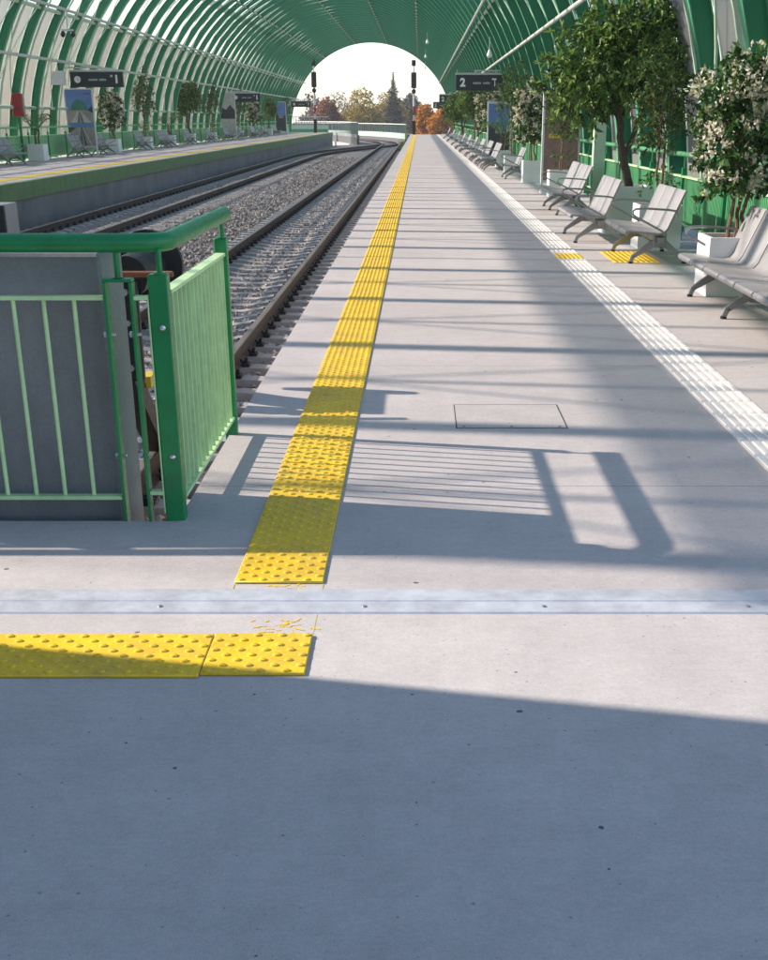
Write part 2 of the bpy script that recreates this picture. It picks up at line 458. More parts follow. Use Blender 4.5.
# ------------------------------------------------------------------ track geometry
XT1, XT2, ZR = -2.60, -7.35, -0.655
S0, RAD = 118.0, 160.0
def via(u, s, z):
    """a point beside the running line: straight, then bending left"""
    if s <= S0: return Vector((XT1+u, s, z))
    a = (s-S0)/RAD; r = RAD+u
    return Vector((XT1-RAD + r*math.cos(a), S0 + r*math.sin(a), z))
def sstep(t): t = min(1, max(0, t)); return t*t*(3-2*t)
def off2(s): return (XT2-XT1)*(1-sstep((s-84)/44.0))
def path(u, s0, s1, step, z, second=False):
    out = []; s = s0
    while s < s1-1e-6:
        out.append(s); s += step
    out.append(s1)
    return [via((off2(q) if second else 0)+u, q, z) for q in out]
RAILP = [(-0.07,-0.16),(0.07,-0.16),(0.07,-0.145),(0.012,-0.125),(0.010,-0.05),(0.036,-0.036),(0.036,-0.006),(0.028,0),(-0.028,0),(-0.036,-0.006),(-0.036,-0.036),(-0.010,-0.05),(-0.012,-0.125),(-0.07,-0.145)]

def sleeper_mesh(mb):
    # concrete sleeper with sloping shoulders, thinner middle; clips in the second material
    hw, tw = 0.145, 0.11
    stn = [(-1.27,-0.03),(-1.2,0.0),(-0.98,0.012),(-0.55,0.012),(-0.30,-0.03),(0.30,-0.03),(0.55,0.012),(0.98,0.012),(1.2,0.0),(1.27,-0.03)]
    vs = []
    for x, z in stn: vs += [(x,-hw,-0.2),(x,hw,-0.2),(x,tw,z),(x,-tw,z)]
    fs = [(3,2,1,0)]
    for i in range(len(stn)-1):
        a, b = i*4, i*4+4
        for k in range(4): fs.append((a+k, a+(k+1)%4, b+(k+1)%4, b+k))
    e = (len(stn)-1)*4; fs.append((e,e+1,e+2,e+3))
    mb.mi = 0; mb.add(vs, [tuple(reversed(f)) for f in fs])
    mb.mi = 1
    for rx in (-0.755, 0.755):
        for s in (-1, 1):
            x = rx+s*0.115
            mb.box(x-0.035, x+0.035, -0.07, 0.07, 0.008, 0.045)
            mb.tube([(x-0.02*s, -0.05, 0.05), (x-0.05*s, 0, 0.07), (x-0.02*s, 0.05, 0.05)], 0.014, 5)
            mb.tube([(x, 0, 0.03), (x, 0, 0.095)], 0.017, 6)
    mb.mi = 0
ZS = ZR-0.172
def track(second, label, s_start, s_end):
    root = thing('railway_track', label, 'railway track', (XT2 if second else XT1, s_start, ZS), 0)
    base = Vector(root.location)
    for u in (-0.755, 0.755):
        mb = MB(); mb.sweep([p-base for p in path(u, s_start, 84, 20, ZR, second)[:-1] + path(u, 84, s_end, 2.0, ZR, second)], RAILP)
        o = mb.build('rail', [M['rail'], M['railhead']], root)
        npf = len(RAILP)
        for i, p in enumerate(o.data.polygons): p.material_index = 1 if (i % npf) in (6, 7, 8) and i < len(o.data.polygons)-2 else 0
    proto = None; rest = MB(); one = MB(); sleeper_mesh(one)
    k = 0; s = s_start+0.3
    while s < s_end:
        u = off2(s) if second else 0
        a = via(u, s-0.1, ZS); b = via(u, s+0.1, ZS); d = b-a
        ang = math.atan2(-d.x, d.y); p = via(u, s, ZS)-base
        if k < 99:
            if proto is None:
                proto = one.build('sleeper', [M['conc'], M['black']], root); o = proto
            else:
                o = proto.copy(); COL.objects.link(o); o.parent = root
            o.location = p; o.rotation_euler = (0,0,ang)
        else:
            mt = Matrix.Translation(p) @ Matrix.Rotation(ang, 4, 'Z')
            st = len(rest.v); rest.v += [tuple(mt @ Vector(q)) for q in one.v]
            rest.f += [tuple(i+st for i in f) for f in one.f]; rest.m += one.m
        k += 1; s += 0.6
    if rest.v:
        tag(rest.build('far_sleepers', [M['conc'], M['black']], root), kind='stuff')
    return root
track(False, 'railway track beside the platform with the yellow strip, bending away at the far end', 5.6, 215)
track(True, 'railway track along the opposite platform, merging into the other track far away', 21.0, 126)

# ballast sheet with a real height profile
def bz(u, s):
    """height of the ballast between the platforms (u from the running line)"""
    return ZS-0.045
bm_ = MB(); rows = []
ss = [4.72] + [6+2*i for i in range(60)] + [128+3*i for i in range(32)]
us = [XL-XT1-0.02, -5.9, -4.75, -3.5, -2.4, -1.3, 0, 1.3, XE-XT1+0.02]
for i, s in enumerate(ss):
    for j, u in enumerate(us):
        uu = u
        if s > 124: uu = max(u, -2.9) if j else -2.9-0.001*j
        z = ZS-0.068 + random.uniform(-0.012, 0.012)
        if j in (2, 3, 4): z += 0.07
        bm_.v.append(tuple(via(uu, s, z)))
W = len(us)
for i in range(len(ss)-1):
    for j in range(W-1):
        a = i*W+j; bm_.f.append((a, a+1, a+W+1, a+W)); bm_.m.append(0)
tag(bm_.build('ballast_bed', M['ballast']), kind='structure')

# loose stones on top of it
st = MB(); rnd = random.Random(3)
def stone(p, r):
    ax = [r*rnd.uniform(0.6,1.3), r*rnd.uniform(0.6,1.3), r*rnd.uniform(0.5,1.0)]
    q = Matrix.Rotation(rnd.uniform(0,6.3),3,'Z') @ Matrix.Rotation(rnd.uniform(-0.7,0.7),3,'X')
    vs = []
    for d in ((1,0,0),(-1,0,0),(0,1,0),(0,-1,0),(0,0,1),(0,0,-1)):
        v = Vector((d[0]*ax[0], d[1]*ax[1], d[2]*ax[2])) + Vector((rnd.uniform(-.3,.3)*r, rnd.uniform(-.3,.3)*r, rnd.uniform(-.3,.3)*r))
        vs.append(p + q @ v)
    st.add(vs, [(0,2,4),(2,1,4),(1,3,4),(3,0,4),(2,0,5),(1,2,5),(3,1,5),(0,3,5)])
def over_sleeper(x, y):
    for xt, y0 in ((XT1, 5.9), (XT2, 21.3)):
        if abs(x-xt) < 1.3 and y > y0-0.3:
            k = (y-y0) % 0.6
            if k < 0.15 or k > 0.45:
                return True
    return False
def heap(s0, s1, dens, r):
    for _ in range(int((s1-s0)*(XE-XL)*dens)):
        x = rnd.uniform(XL+0.03, XE-0.04); y = rnd.uniform(s0, s1)
        if y < 20 and x < -7.2: continue
        if abs(abs(x-XT1)-0.755) < 0.09 or (abs(abs(x-XT2)-0.755) < 0.09 and y > 21): continue
        rr = r*rnd.uniform(0.6, 1.25)
        if over_sleeper(x, y):
            if rnd.random() > 0.045: continue
            stone(Vector((x, y, ZS+0.012)), rr*0.75); continue
        mid = 0.05*max(0, 1-abs(x-(XT1+XT2)/2)/1.3)
        stone(Vector((x, y, ZS-0.052+mid*1.4+rnd.uniform(-0.01, 0.022))), rr)
heap(4.8, 14, 380, 0.034); heap(14, 26, 260, 0.037); heap(26, 48, 130, 0.042); heap(48, 85, 50, 0.05)
tag(st.build('ballast_gravel', M['stone']), kind='stuff')

# ------------------------------------------------------------------ tactile paving
# blister tile: 4 rows x 4 columns staggered, flat-topped domes
def dome(mb, x, y, z, r=0.0125, h=0.0055, n=9):
    vs = []
    for rr, hh in ((r,0),(r*0.86,h*0.75),(r*0.6,h)):
        for k in range(n):
            a = 2*PI*k/n; vs.append((x+rr*math.cos(a), y+rr*math.sin(a), z+hh))
    fs = []
    for j in range(2):
        for k in range(n): fs.append((j*n+k, j*n+(k+1)%n, (j+1)*n+(k+1)%n, (j+1)*n+k))
    fs.append(tuple(range(2*n, 3*n)))
    mb.add(vs, fs)
TT = 0.009
def blister_field(mb, x0, x1, y0, y1, n=9):
    p = 0.30/8
    nx = int(round((x1-x0)/p)); ny = int(round((y1-y0)/p))
    for j in range(ny):
        for i in range(nx):
            if (i+j) % 2 == 0: dome(mb, x0+(i+0.5)*p, y0+(j+0.5)*p, TT, n=n)
sx0, sx1 = -0.632, -0.330
ts = thing('tactile_strip', 'long yellow studded tactile strip running along the platform edge', 'tactile paving', (0, 3.98, 0))
mb = MB()
mb.bbox(sx0, sx1, 0, 27, 0, TT, 0.003)
y = 0.0
while y < 26.9:
    blister_field(mb, sx0+0.001, sx1-0.001, y, y+0.3, 9 if y < 6 else 6)
    y += 0.3
mb.build('studded_mat', M['tactile'], ts, True)
mb = MB(); mb.bbox(sx0, sx1, 27.002, 123.5, 0, TT, 0.003)
mb.sweep([(( sx0+sx1)/2 - 0.06*q*q/6, 123.502+q, 0) for q in (0,1.5,3,4.5,6,7.5,9)], [(-0.15,0),(0.15,0),(0.15,TT),(-0.15,TT)])
p = 0.30/8
y = 27.0
while y < 60:
    for i in range(8):
        if (i+int(y/p)) % 2 == 0: dome(mb, sx0+0.001+(i+0.5)*p, y-3.98+3.98, TT, n=4)
    y += p
mb.build('far_mat', M['tactile'], ts)
# crossing piece in front, joint between two mats
tcp = thing('tactile_strip', 'short yellow studded strip crossing the bottom of the platform before the shadow', 'tactile paving', (0, 3.22, 0))
mb = MB(); mb.bbox(-0.626, -0.328, 0, 0.30, 0, TT, 0.003); blister_field(mb, -0.627, -0.327, 0, 0.30)
mb.build('end_mat', M['tactile'], tcp, True)
mb = MB(); mb.bbox(-3.03, -0.629, -0.014, 0.295, 0, TT, 0.003); blister_field(mb, -3.028, -0.63, -0.008, 0.292)
mb.build('long_mat', M['tactile'], tcp, True)
# dried glue left on the concrete where strips were lifted
for (cx, cy, nn, sp, lb) in ((-0.45, 3.945, 9, 0.035, 'yellow glue smears on the concrete just beyond the metal joint bar'), (-0.46, 3.60, 15, 0.045, 'yellow glue smears on the concrete between the joint bar and crossing strip')):
    mb = MB(); rn = random.Random(int(cy*100))
    for k in range(nn):
        x, y = cx+rn.gauss(0, sp*1.1), cy+rn.uniform(-0.03, 0.03)*(0.7 if cy > 3.8 else 1.8)
        a = rn.uniform(-0.6, 0.9)
        for q in range(rn.randint(3, 8)):
            a += rn.uniform(-0.7, 0.7); x += 0.007*math.cos(a); y += 0.007*math.sin(a)
            r0 = rn.uniform(0.0015, 0.006)
            mb.add([(x+r0*rn.uniform(0.6,1.5)*math.cos(t*1.047), y+r0*rn.uniform(0.6,1.5)*math.sin(t*1.047), 0.0010+0.000002*(k*14+q)) for t in range(6)], [(0,1,2,3,4,5)])
    tag(mb.build('glue_smears', M['tactile']), lb, 'glue residue', kind='stuff')
mb = MB()
for (x0,y0,x1,y1) in ((-0.330,3.53,-0.3285,3.70), (-0.632,3.925,-0.629,3.977), (-0.330,3.925,-0.327,3.977)):
    mb.add([(x0,y0,0.0011),(x1,y0,0.0011),(x1,y1,0.0011),(x0,y1,0.0011)], [(0,1,2,3)])
tag(mb.build('glue_outline_marking', M['yellowp']), kind='structure')

# white guiding strip with raised bars
gs = thing('guiding_strip', 'long white ribbed guiding strip along the middle of the platform', 'tactile paving', (0, 2.4, 0))
wx0, wx1 = 1.562, 1.858
gp, gy0, gy1 = 0.30/6, 14.60, 15.19
mb = MB(); segs = [(2.4, gy0), (gy1, 132.6)]
for a, b in segs: mb.box(wx0, wx1, a-2.4, b-2.4, 0, 0.004)
y = 2.4
while y < 46:
    L = 0.3 if y < 26 else 3.0
    if not (gy0-L < y < gy1):
        for i in range(6):
            x = wx0-0.002+(i+0.5)*gp
            a, b = y-2.4+0.018, y-2.4+L-0.018
            mb.add([(x-0.0155,a,0.004),(x+0.0155,a,0.004),(x+0.0155,b,0.004),(x-0.0155,b,0.004),(x-0.011,a+0.008,0.0105),(x+0.011,a+0.008,0.0105),(x+0.011,b-0.008,0.0105),(x-0.011,b-0.008,0.0105)],
                   [(4,5,6,7),(0,1,5,4),(1,2,6,5),(2,3,7,6),(3,0,4,7)])
    y += L
mb.build('ribbed_mat', M['whitestrip'], gs)
mb = MB(); mb.box(wx0, wx1, gy0-2.398, gy1-2.402, 0, 0.004)
blk = [(wx0, wx1, gy0-2.4, gy1-2.4)]
for i in range(6):
    for j in range(12): dome(mb, wx0+(i+0.5)*0.0493, gy0-2.4+(j+0.5)*0.0492, 0.004, 0.017, 0.005, 6)
mb.build('yellow_mat', M['tactile'], gs)
yp = MB(); yp.box(2.13, 2.65, 14.19, 15.41, 0, 0.005)
for i in range(9):
    for j in range(22): dome(yp, 2.13+0.029+i*0.058, 14.19+0.028+j*0.0555, 0.005, 0.019, 0.005, 6)
tag(yp.build('tactile_pad', M['tactile']), 'yellow tactile pad lying in front of and under the second bench', 'tactile paving')

# aluminium joint cover
jc = thing('joint_cover', 'long flat aluminium bar covering the joint across the platform', 'joint cover', (-6, 3.70, 0))
mb = MB(); L = 12.0
prof = [(0,0),(0.005,0.006),(0.085,0.009),(0.088,0.006),(0.097,0.006),(0.10,0.009),(0.21,0.007),(0.218,0)]
vs = [(0, a, b) for a, b in prof] + [(L, a+0.0, b) for a, b in prof]
nn = len(prof)
mb.add(vs, [(k, k+nn, k+nn+1, k+1) for k in range(nn-1)])
mb.build('cover_plate', M['alu'], jc)
for k in range(19):
    x = 0.2+k*0.62+ (0.04 if k % 2 else 0)
    mb = MB(); mb.blob((x, 0.048, 0.0085), (0.009, 0.009, 0.0035), 10, 4)
    mb.build('screw', M['chrome'], jc, True)

# flush access cover in the platform
ac = thing('access_cover', 'flush square concrete access cover with a thin dark frame in the platform', 'access cover', (0.185, 6.285, 0))
s = 0.572; t = 0.006
mb = MB(); mb.box(t, s-t, t, s-0.0135, 0.0, 0.003); mb.build('lid', M['platform'], ac)
mb = MB()
mb.box(0, t-0.0005, 0, s, 0, 0.002); mb.box(s-t+0.0005, s, 0, s, 0, 0.002); mb.box(t, s-t, 0, t-0.0005, 0, 0.002)
mb.box(t, s-t, s-0.013, s, 0, 0.002)
mb.build('frame_gap', M['dirtgap'], ac)
for x in (0.04, s/2, s-0.04):
    mb = MB(); mb.disc((x, 0.03, 0.0035), 0.007, (0,0,1), 0.002, 10); mb.build('bolt', M['black'], ac)

# ------------------------------------------------------------------ railing in front
rl = thing('guard_railing', 'green guard railing round the track end with a thick round handrail', 'railing', (-0.97, 4.74, 0))
ox, oy = -0.97, 4.74
def W_(x, y, z): return (x-ox, y-oy, z)
YF = 4.72; XS = -0.945
# handrail
hz = 1.045; hr = 0.034
pth = [W_(-5.2, YF, hz), W_(-1.06, YF, hz), W_(-0.985, YF+0.012, hz), W_(-0.945, YF+0.045, hz), W_(-0.930, YF+0.10, hz), W_(-0.926, 6.20, hz)]
MBh = MB(); MBh.tube(pth, hr, 20); MBh.build('handrail', M['green'], rl, True)
def post_box(x, y, z0, z1, wx, wy, mat=M['green'], name='post'):
    mb = MB(); mb.bbox(x-wx/2-ox, x+wx/2-ox, y-wy/2-oy, y+wy/2-oy, z0, z1, 0.004); return mb.build(name, mat, rl)
corner = post_box(-0.962, 4.735, -0.2, 0.935, 0.072, 0.06)
farp = post_box(-0.945, 6.17, -0.2, 0.94, 0.06, 0.05)
for (x, y, z0) in ((-1.108, YF, 0.915), (-0.955, YF+0.01, 0.935), (-0.937, 6.16, 0.94)):
    mb = MB(); mb.tube([W_(x, y, z0), W_(x, y, hz-0.02)], 0.011, 10)
    mb.tube([W_(x, y, z0), W_(x, y, z0+0.006)], 0.024, 12)
    mb.build('handrail_stub', M['green'], rl, True)
# narrow hoop post: two flat bars joined at the top; repeated further along
for xc in (-1.108, -2.70, -4.30):
    mb = MB()
    for d in (-1, 1):
        mb.bbox(xc+d*0.048-0.006-ox, xc+d*0.048+0.006-ox, YF-0.028-oy, YF+0.028-oy, -0.25, 0.909, 0.002)
    mb.bbox(xc-0.054-ox, xc+0.054-ox, YF-0.028-oy, YF+0.028-oy, 0.9095, 0.921, 0.002)
    hp = mb.build('hoop_post', M['green'], rl)
    for zz in (0.72, 0.26):
        for d in (-1, 1):
            mb = MB(); x = xc+d*0.048
            mb.tube([W_(x-0.022, YF-0.005, zz), W_(x+0.022, YF-0.005, zz)], 0.006, 8); mb.tube([W_(x-0.020, YF-0.005, zz), W_(x-0.011, YF-0.005, zz)], 0.012, 6)
            mb.build('bolt', M['chrome'], hp)
for zz in (0.745, 0.255):
    mb = MB(); mb.blob(W_(-0.955, 4.703, zz), (0.012, 0.007, 0.012), 10, 6); mb.build('bolt', M['chrome'], corner, True)
# front panels of thin bars
for (xa, xb) in ((-2.645, -1.165), (-4.245, -2.755)):
    for zz in (0.852, 0.093):
        mb = MB(); mb.bar(W_(xa, YF, zz), W_(xb, YF, zz), 0.04, 0.014); mb.build('panel_rail', M['bar_green'], rl)
    k = 0; x = xb-0.113
    while x > xa+0.05:
        mb = MB(); mb.tube([W_(x, YF, 0.1005), W_(x, YF, 0.8445)], 0.0085, 10); mb.build('baluster', M['bar_green'], rl, True)
        x -= 0.1125
for zz in (0.852, 0.112):
    mb = MB(); mb.bar(W_(-1.053, YF, zz), W_(-0.999, YF, zz), 0.04, 0.014); mb.build('link_rail', M['bar_green'], rl)
# side panel
mb = MB(); mb.bbox(-1.006-ox, -0.9995-ox, YF-0.015-oy, YF+0.035-oy, 0.03, 0.845, 0.002); mb.build('flat_bar', M['bar_green'], rl)
for zz in (0.868, 0.085):
    mb = MB(); mb.bar(W_(XS, 4.768, zz), W_(XS, 6.142, zz), 0.045, 0.014); mb.build('panel_rail', M['bar_green'], rl)
y = 4.82
while y < 6.12:
    mb = MB(); mb.bar(W_(XS, y, 0.0925), W_(XS, y, 0.8605), 0.03, 0.010, (0,1,0)); mb.build('baluster', M['bar_green'], rl)
    y += 0.0925

# ------------------------------------------------------------------ buffer stops
bw = MB()
bw.bbox(-4.1, -1.188, 4.80, 5.16, -1.0, 1.0, 0.012)
tag(bw.build('concrete_block', M['dark_conc']), 'dark grey concrete block behind the green railing at the track end', 'concrete block')

bs = thing('buffer_stop', 'black steel buffer stop with a rusty crossbeam at the end of the near track', 'buffer stop', (XT1, 7.2, ZR))
for sx in (-1, 1):
    x = sx*0.755
    # curved black strut running down to the rail
    mb = MB()
    pr = []
    for q in range(9):
        t = q/8; pr.append((0.0+1.35*t**1.25, 1.42-1.40*t**0.92))
    vs = []
    for (a, b) in pr:
        for d in (-0.06, 0.06): vs += [(x+sx*0.05+d, a-0.22, b), (x+sx*0.05+d, a, b)]
    fs = []
    for q in range(8):
        i = q*4; j = i+4
        fs += [(i,i+1,j+1,j), (i+2,j+2,j+3,i+3), (i,j,j+2,i+2), (i+1,i+3,j+3,j+1)]
    fs += [(0,2,3,1), (32,33,35,34)]
    mb.add(vs, fs); mb.build('strut', M['black'], bs)
    e = x+sx*0.20
    mb = MB(); mb.bbox(e-0.13, e+0.13, -0.34, -0.29, 0.78, 1.32, 0.01)
    pl = mb.build('buffer_plate', M['black'], bs)
    for dx in (-0.07, 0.07):
        for dz in (0.86, 1.10, 1.26):
            mb = MB(); mb.tube([(e+dx, -0.375, dz), (e+dx, -0.341, dz)], 0.018, 6); mb.build('bolt', M['chrome'], pl)
    mb = MB(); mb.disc((e+sx*0.07, 0.30, 1.33), 0.20, (0,1,0), 0.05, 36)
    mb.tube([(e+sx*0.07, -0.28, 1.33), (e+sx*0.07, 0.28, 1.33)], 0.11, 20); mb.build('buffer_disc', M['black'], bs, True)
    mb = MB(); mb.box(x+sx*0.11-0.03, x+sx*0.11+0.03, 0.70, 0.90, 0.54, 0.61); mb.build('yellow_clamp', M['yellowp'], bs)
    mb = MB(); mb.bar((x, -0.2, 0.02), (x, -0.26, 1.3), 0.12, 0.16, (0,1,0)); mb.build('upright', M['black'], bs)
mb = MB(); mb.bbox(-1.30, 1.30, -0.44, -0.39, 1.345, 1.375, 0.006); mb.build('crossbeam', M['rust'], bs)

b2 = thing('buffer_stop', 'dark blocky buffer stop at the end of the far track, beyond the concrete block', 'buffer stop', (XT2, 20.4, ZR-0.2))
mb = MB(); mb.bbox(-1.3, 0.88, 0, 0.05, 0.0, 1.07, 0.008); mb.build('front_plate', M['black'], b2)
mb = MB(); mb.bbox(-1.3, 0.90, 0.053, 0.65, 0.0, 1.085, 0.01); mb.build('block', M['conc'], b2)
mb = MB(); mb.disc((0.80, -0.006, 1.0), 0.02, (0,1,0), 0.012, 8); mb.build('bolt', M['chrome'], b2)

# ------------------------------------------------------------------ arched roof
XC, ZC, RI = -5.0, 0.14, 8.46
RY0, RSTEP, NR = 6.4, 2.4, 57
def arc(r, a): return (XC + r*math.cos(a), ZC + r*math.sin(a))
A0 = -0.045
def arc_sweep(mb, prof, a0=A0, a1=PI-A0, n=56):
    """profile [(radius, y)] swept round the arch"""
    k = len(prof); vs = []
    for i in range(n+1):
        a = a0+(a1-a0)*i/n
        for (r, y) in prof:
            x, z = arc(r, a); vs.append((x-XC, y, z))
    fs = []
    for i in range(n):
        for j in range(k):
            j2 = (j+1) % k; fs.append((i*k+j, i*k+j2, (i+1)*k+j2, (i+1)*k+j))
    fs.append(tuple(reversed(range(k)))); fs.append(tuple(range(n*k, n*k+k)))
    mb.add(vs, fs)
canopy = thing('arched_roof', 'long arched station roof of green steel ribs and glazing over both tracks', 'arched roof', (XC, 0, 0))
mb = MB()
arc_sweep(mb, [(RI+0.014,-0.02),(RI+0.235,-0.02),(RI+0.235,0.02),(RI+0.014,0.02)])
mb.mi = 1
arc_sweep(mb, [(RI,-0.085),(RI+0.013,-0.085),(RI+0.013,0.085),(RI,0.085)])
arc_sweep(mb, [(RI+0.236,-0.085),(RI+0.25,-0.085),(RI+0.25,0.085),(RI+0.236,0.085)])
rib0 = mb.build('rib', [M['rib_green'], M['flange_lit']], canopy)
rib0.location = (0, RY0+RSTEP, 0)
for k in range(2, NR):
    o = rib0.copy(); COL.objects.link(o); o.parent = canopy; o.location = (0, RY0+RSTEP*k, 0)
mb = MB(); arc_sweep(mb, [(RI-0.02,-0.08),(RI+0.26,-0.08),(RI+0.26,0.08),(RI-0.02,0.08)])
pr = mb.build('portal_rib', M['rib_green'], canopy); pr.location = (0, RY0+0.42, 0)
# glazing with a thin mid-bay bar: one pane strip per bay
GP = [(RI+0.262,0.06),(RI+0.274,0.06),(RI+0.274,RSTEP-0.06),(RI+0.262,RSTEP-0.06)]
mb = MB(); arc_sweep(mb, GP, R(33), R(147), 32)
gl0 = mb.build('glazing', M['glaze'], canopy); gl0.location = (0, RY0, 0)
mb = MB(); arc_sweep(mb, GP, R(5), R(32.8), 10)
fr0 = mb.build('frosted_panel', M['frost'], canopy); fr0.location = (0, RY0, 0)
mb = MB(); arc_sweep(mb, GP, R(147.2), R(175), 10)
fr1 = mb.build('frosted_panel', M['frost'], canopy); fr1.location = (0, RY0, 0)
mb = MB(); arc_sweep(mb, [(RI+0.205,-0.03),(RI+0.255,-0.03),(RI+0.255,0.03),(RI+0.205,0.03)], A0, PI-A0, 40)
mu0 = mb.build('mullion', M['pale_green'], canopy); mu0.location = (0, RY0+RSTEP/2, 0)
# short purlins between ribs, all of one bay in one frame; cross rods in every third bay
PURL = [R(11.2), R(32.6), R(56), R(79), R(101), R(124), R(147.4), R(168.8)]
mb = MB()
for a in PURL:
    for q in (RI+0.11, ):
        x, z = arc(q, a)
        u = Vector((math.cos(a), 0, math.sin(a)))
        mb.bar((x-XC, 0.021, z), (x-XC, RSTEP-0.021, z), 0.085, 0.13, u)
pu0 = mb.build('purlin_frame', M['pale_green'], canopy); pu0.location = (0, RY0, 0)
mb = MB()
for i, a in enumerate(PURL[:-1]):
    b = PURL[i+1]; n = 8
    for s in (0, 1):
        pts = []
        for q in range(n+1):
            t = q/n; aa = a+(b-a)*t; x, z = arc(RI+0.16, aa)
            yy = 0.05+(RSTEP-0.1)*(t if s == 0 else 1-t); pts.append((x-XC, yy, z))
        mb.tube(pts, 0.02, 5)
br0 = mb.build('cross_rods', M['pale_green'], canopy); br0.location = (0, RY0, 0)
nbr = 0
for k in range(1, NR-1):
    for src, dy in ((gl0, 0), (fr0, 0), (fr1, 0), (mu0, RSTEP/2), (pu0, 0)):
        o = src.copy(); COL.objects.link(o); o.parent = canopy; o.location = (0, RY0+RSTEP*k+dy, 0)
    if k % 4:
        o = br0.copy(); COL.objects.link(o); o.parent = canopy; o.location = (0, RY0+RSTEP*k, 0)
# long pipes inside the arch
YA, YB = RY0, RY0+RSTEP*(NR-1)
for a, r in ((R(22.3), 0.042), (R(34), 0.042), (R(157.7), 0.05), (R(146), 0.05)):
    x, z = arc(RI-0.05, a)
    mb = MB(); mb.tube([(x-XC, YA, z), (x-XC, YB+2.5, z)], r, 10)
    o = mb.build('long_pipe', M['pipe'], canopy, True)
# unseen slats added outside the arch to cast the long soft shadow band
mb = MB()
for q in range(9):
    a = R(128.55+0.26*q)
    arc_sweep(mb, [(RI+0.30,YA),(RI+0.33,YA),(RI+0.33,YB),(RI+0.30,YB)], a, a+R(0.13), 1)
tag(mb.build('shadow_grating', M['alu'], canopy))
# springing beams
for s in (-1, 1):
    mb = MB(); mb.box(s*(RI+0.2)-0.3, s*(RI+0.2)+0.3, YA-0.5, YB+0.5, -1.6, -0.26); mb.build('foot_beam', M['conc'], canopy)

# lamps hanging under the roof
def pendant(x, y, label):
    a = math.acos(max(-1, min(1, (x-XC)/(RI-0.02)))); zt = ZC+(RI-0.02)*math.sin(a)
    t = thing('pendant_lamp', label, 'lamp', (x, y, zt), 0, 'lamps hanging from the roof')
    mb = MB(); mb.tube([(0,0,0), (0,0,-0.40)], 0.012, 6); mb.build('stem', M['pale_green'], t)
    mb = MB(); mb.tube([(0,0,-0.40), (0,0,-0.48), (0,0,-0.60), (0,0,-0.67)], [0.025, 0.06, 0.10, 0.04], 14); mb.build('shade', M['lampglass'], t, True)
for (x, y, lb) in ((0.47, 89, 'small white lamp hanging high under the roof, nearest of the upper row'), (0.50, 132, 'small white lamp hanging by the rim of the far opening'), (0.45, 110, 'small white lamp hanging in the middle of the upper row'),
                   (2.45, 48.5, 'largest white pendant lamp hanging above the sign with the figure 2'), (2.35, 86, 'white pendant lamp hanging just beside the sign with the figure 2')):
    pendant(x, y, lb)
# camera pair on the left upper pipe
x, z = arc(RI-0.05, R(146))
cc = thing('security_camera', 'pair of dark security cameras hanging from the upper pipe over platform 1', 'security camera', (x+0.05, 46.8, z))
mb = MB(); mb.tube([(0,0,0), (0,0,-0.6)], 0.03, 6); mb.box(-0.2, 0.2, -0.03, 0.03, -0.66, -0.6); mb.build('bracket', M['whiteshade'], cc)
for s in (-1, 1):
    mb = MB(); mb.blob((s*0.17, 0, -0.75), (0.09, 0.12, 0.1), 10, 6); mb.build('camera_dome', M['black'], cc, True)

# ------------------------------------------------------------------ fences along both sides
def side_fence(x, face, z0, y0, y1, label, pm, zb):
    t = thing('side_fence', label, 'fence', (x, y0, z0))
    nb = int((y1-y0)/2.4)
    mb = MB()      # folded sheet panel
    k = 34; w = 2.30/k; vs = []; fs = []
    prof = []
    for i in range(k):
        a = 0.05+i*w
        prof += [(a, 0), (a+w*0.62, 0), (a+w*0.68, 0.022), (a+w*0.94, 0.022)]
    for (yy, dx) in prof:
        vs += [(-face*dx, yy, zb), (-face*dx, yy, 0.745)]
    for i in range(len(prof)-1): fs.append((2*i, 2*i+2, 2*i+3, 2*i+1))
    mb.add(vs, fs)
    pan = mb.build('slat_panel', M[pm], t)
    mb = MB()
    mb.box(-0.028, 0.028, 0.03, 2.37, 0.746, 0.768); mb.box(-0.028, 0.028, 0.03, 2.37, zb-0.022, zb-0.002)
    ra = mb.build('panel_rail', M['bar_green'], t)
    mb = MB(); mb.bbox(-0.03, 0.03, -0.028, 0.028, -0.02, 0.86, 0.004); mb.tube([(0,0,0.86), (0,0,1.0)], 0.012, 6); po = mb.build('post', M['green'], t)
    for b in range(1, nb):
        for src in (pan, ra, po):
            o = src.copy(); COL.objects.link(o); o.parent = t; o.location = (0, 2.4*b, 0)
    mb = MB(); mb.tube([(0, 0, 1.02), (0, nb*2.4, 1.02)], 0.032, 10); mb.build('handrail', M[pm], t, True)
side_fence(3.38, -1, 0.02, 5.0, 134, 'light green metal fence behind the benches and planters of platform 2', 'panel_green', 0.20)
side_fence(-13.36, 1, ZL+0.02, 5.0, 138, 'light green metal fence behind the benches of platform 1 across the tracks', 'panel_backlit', 0.06)

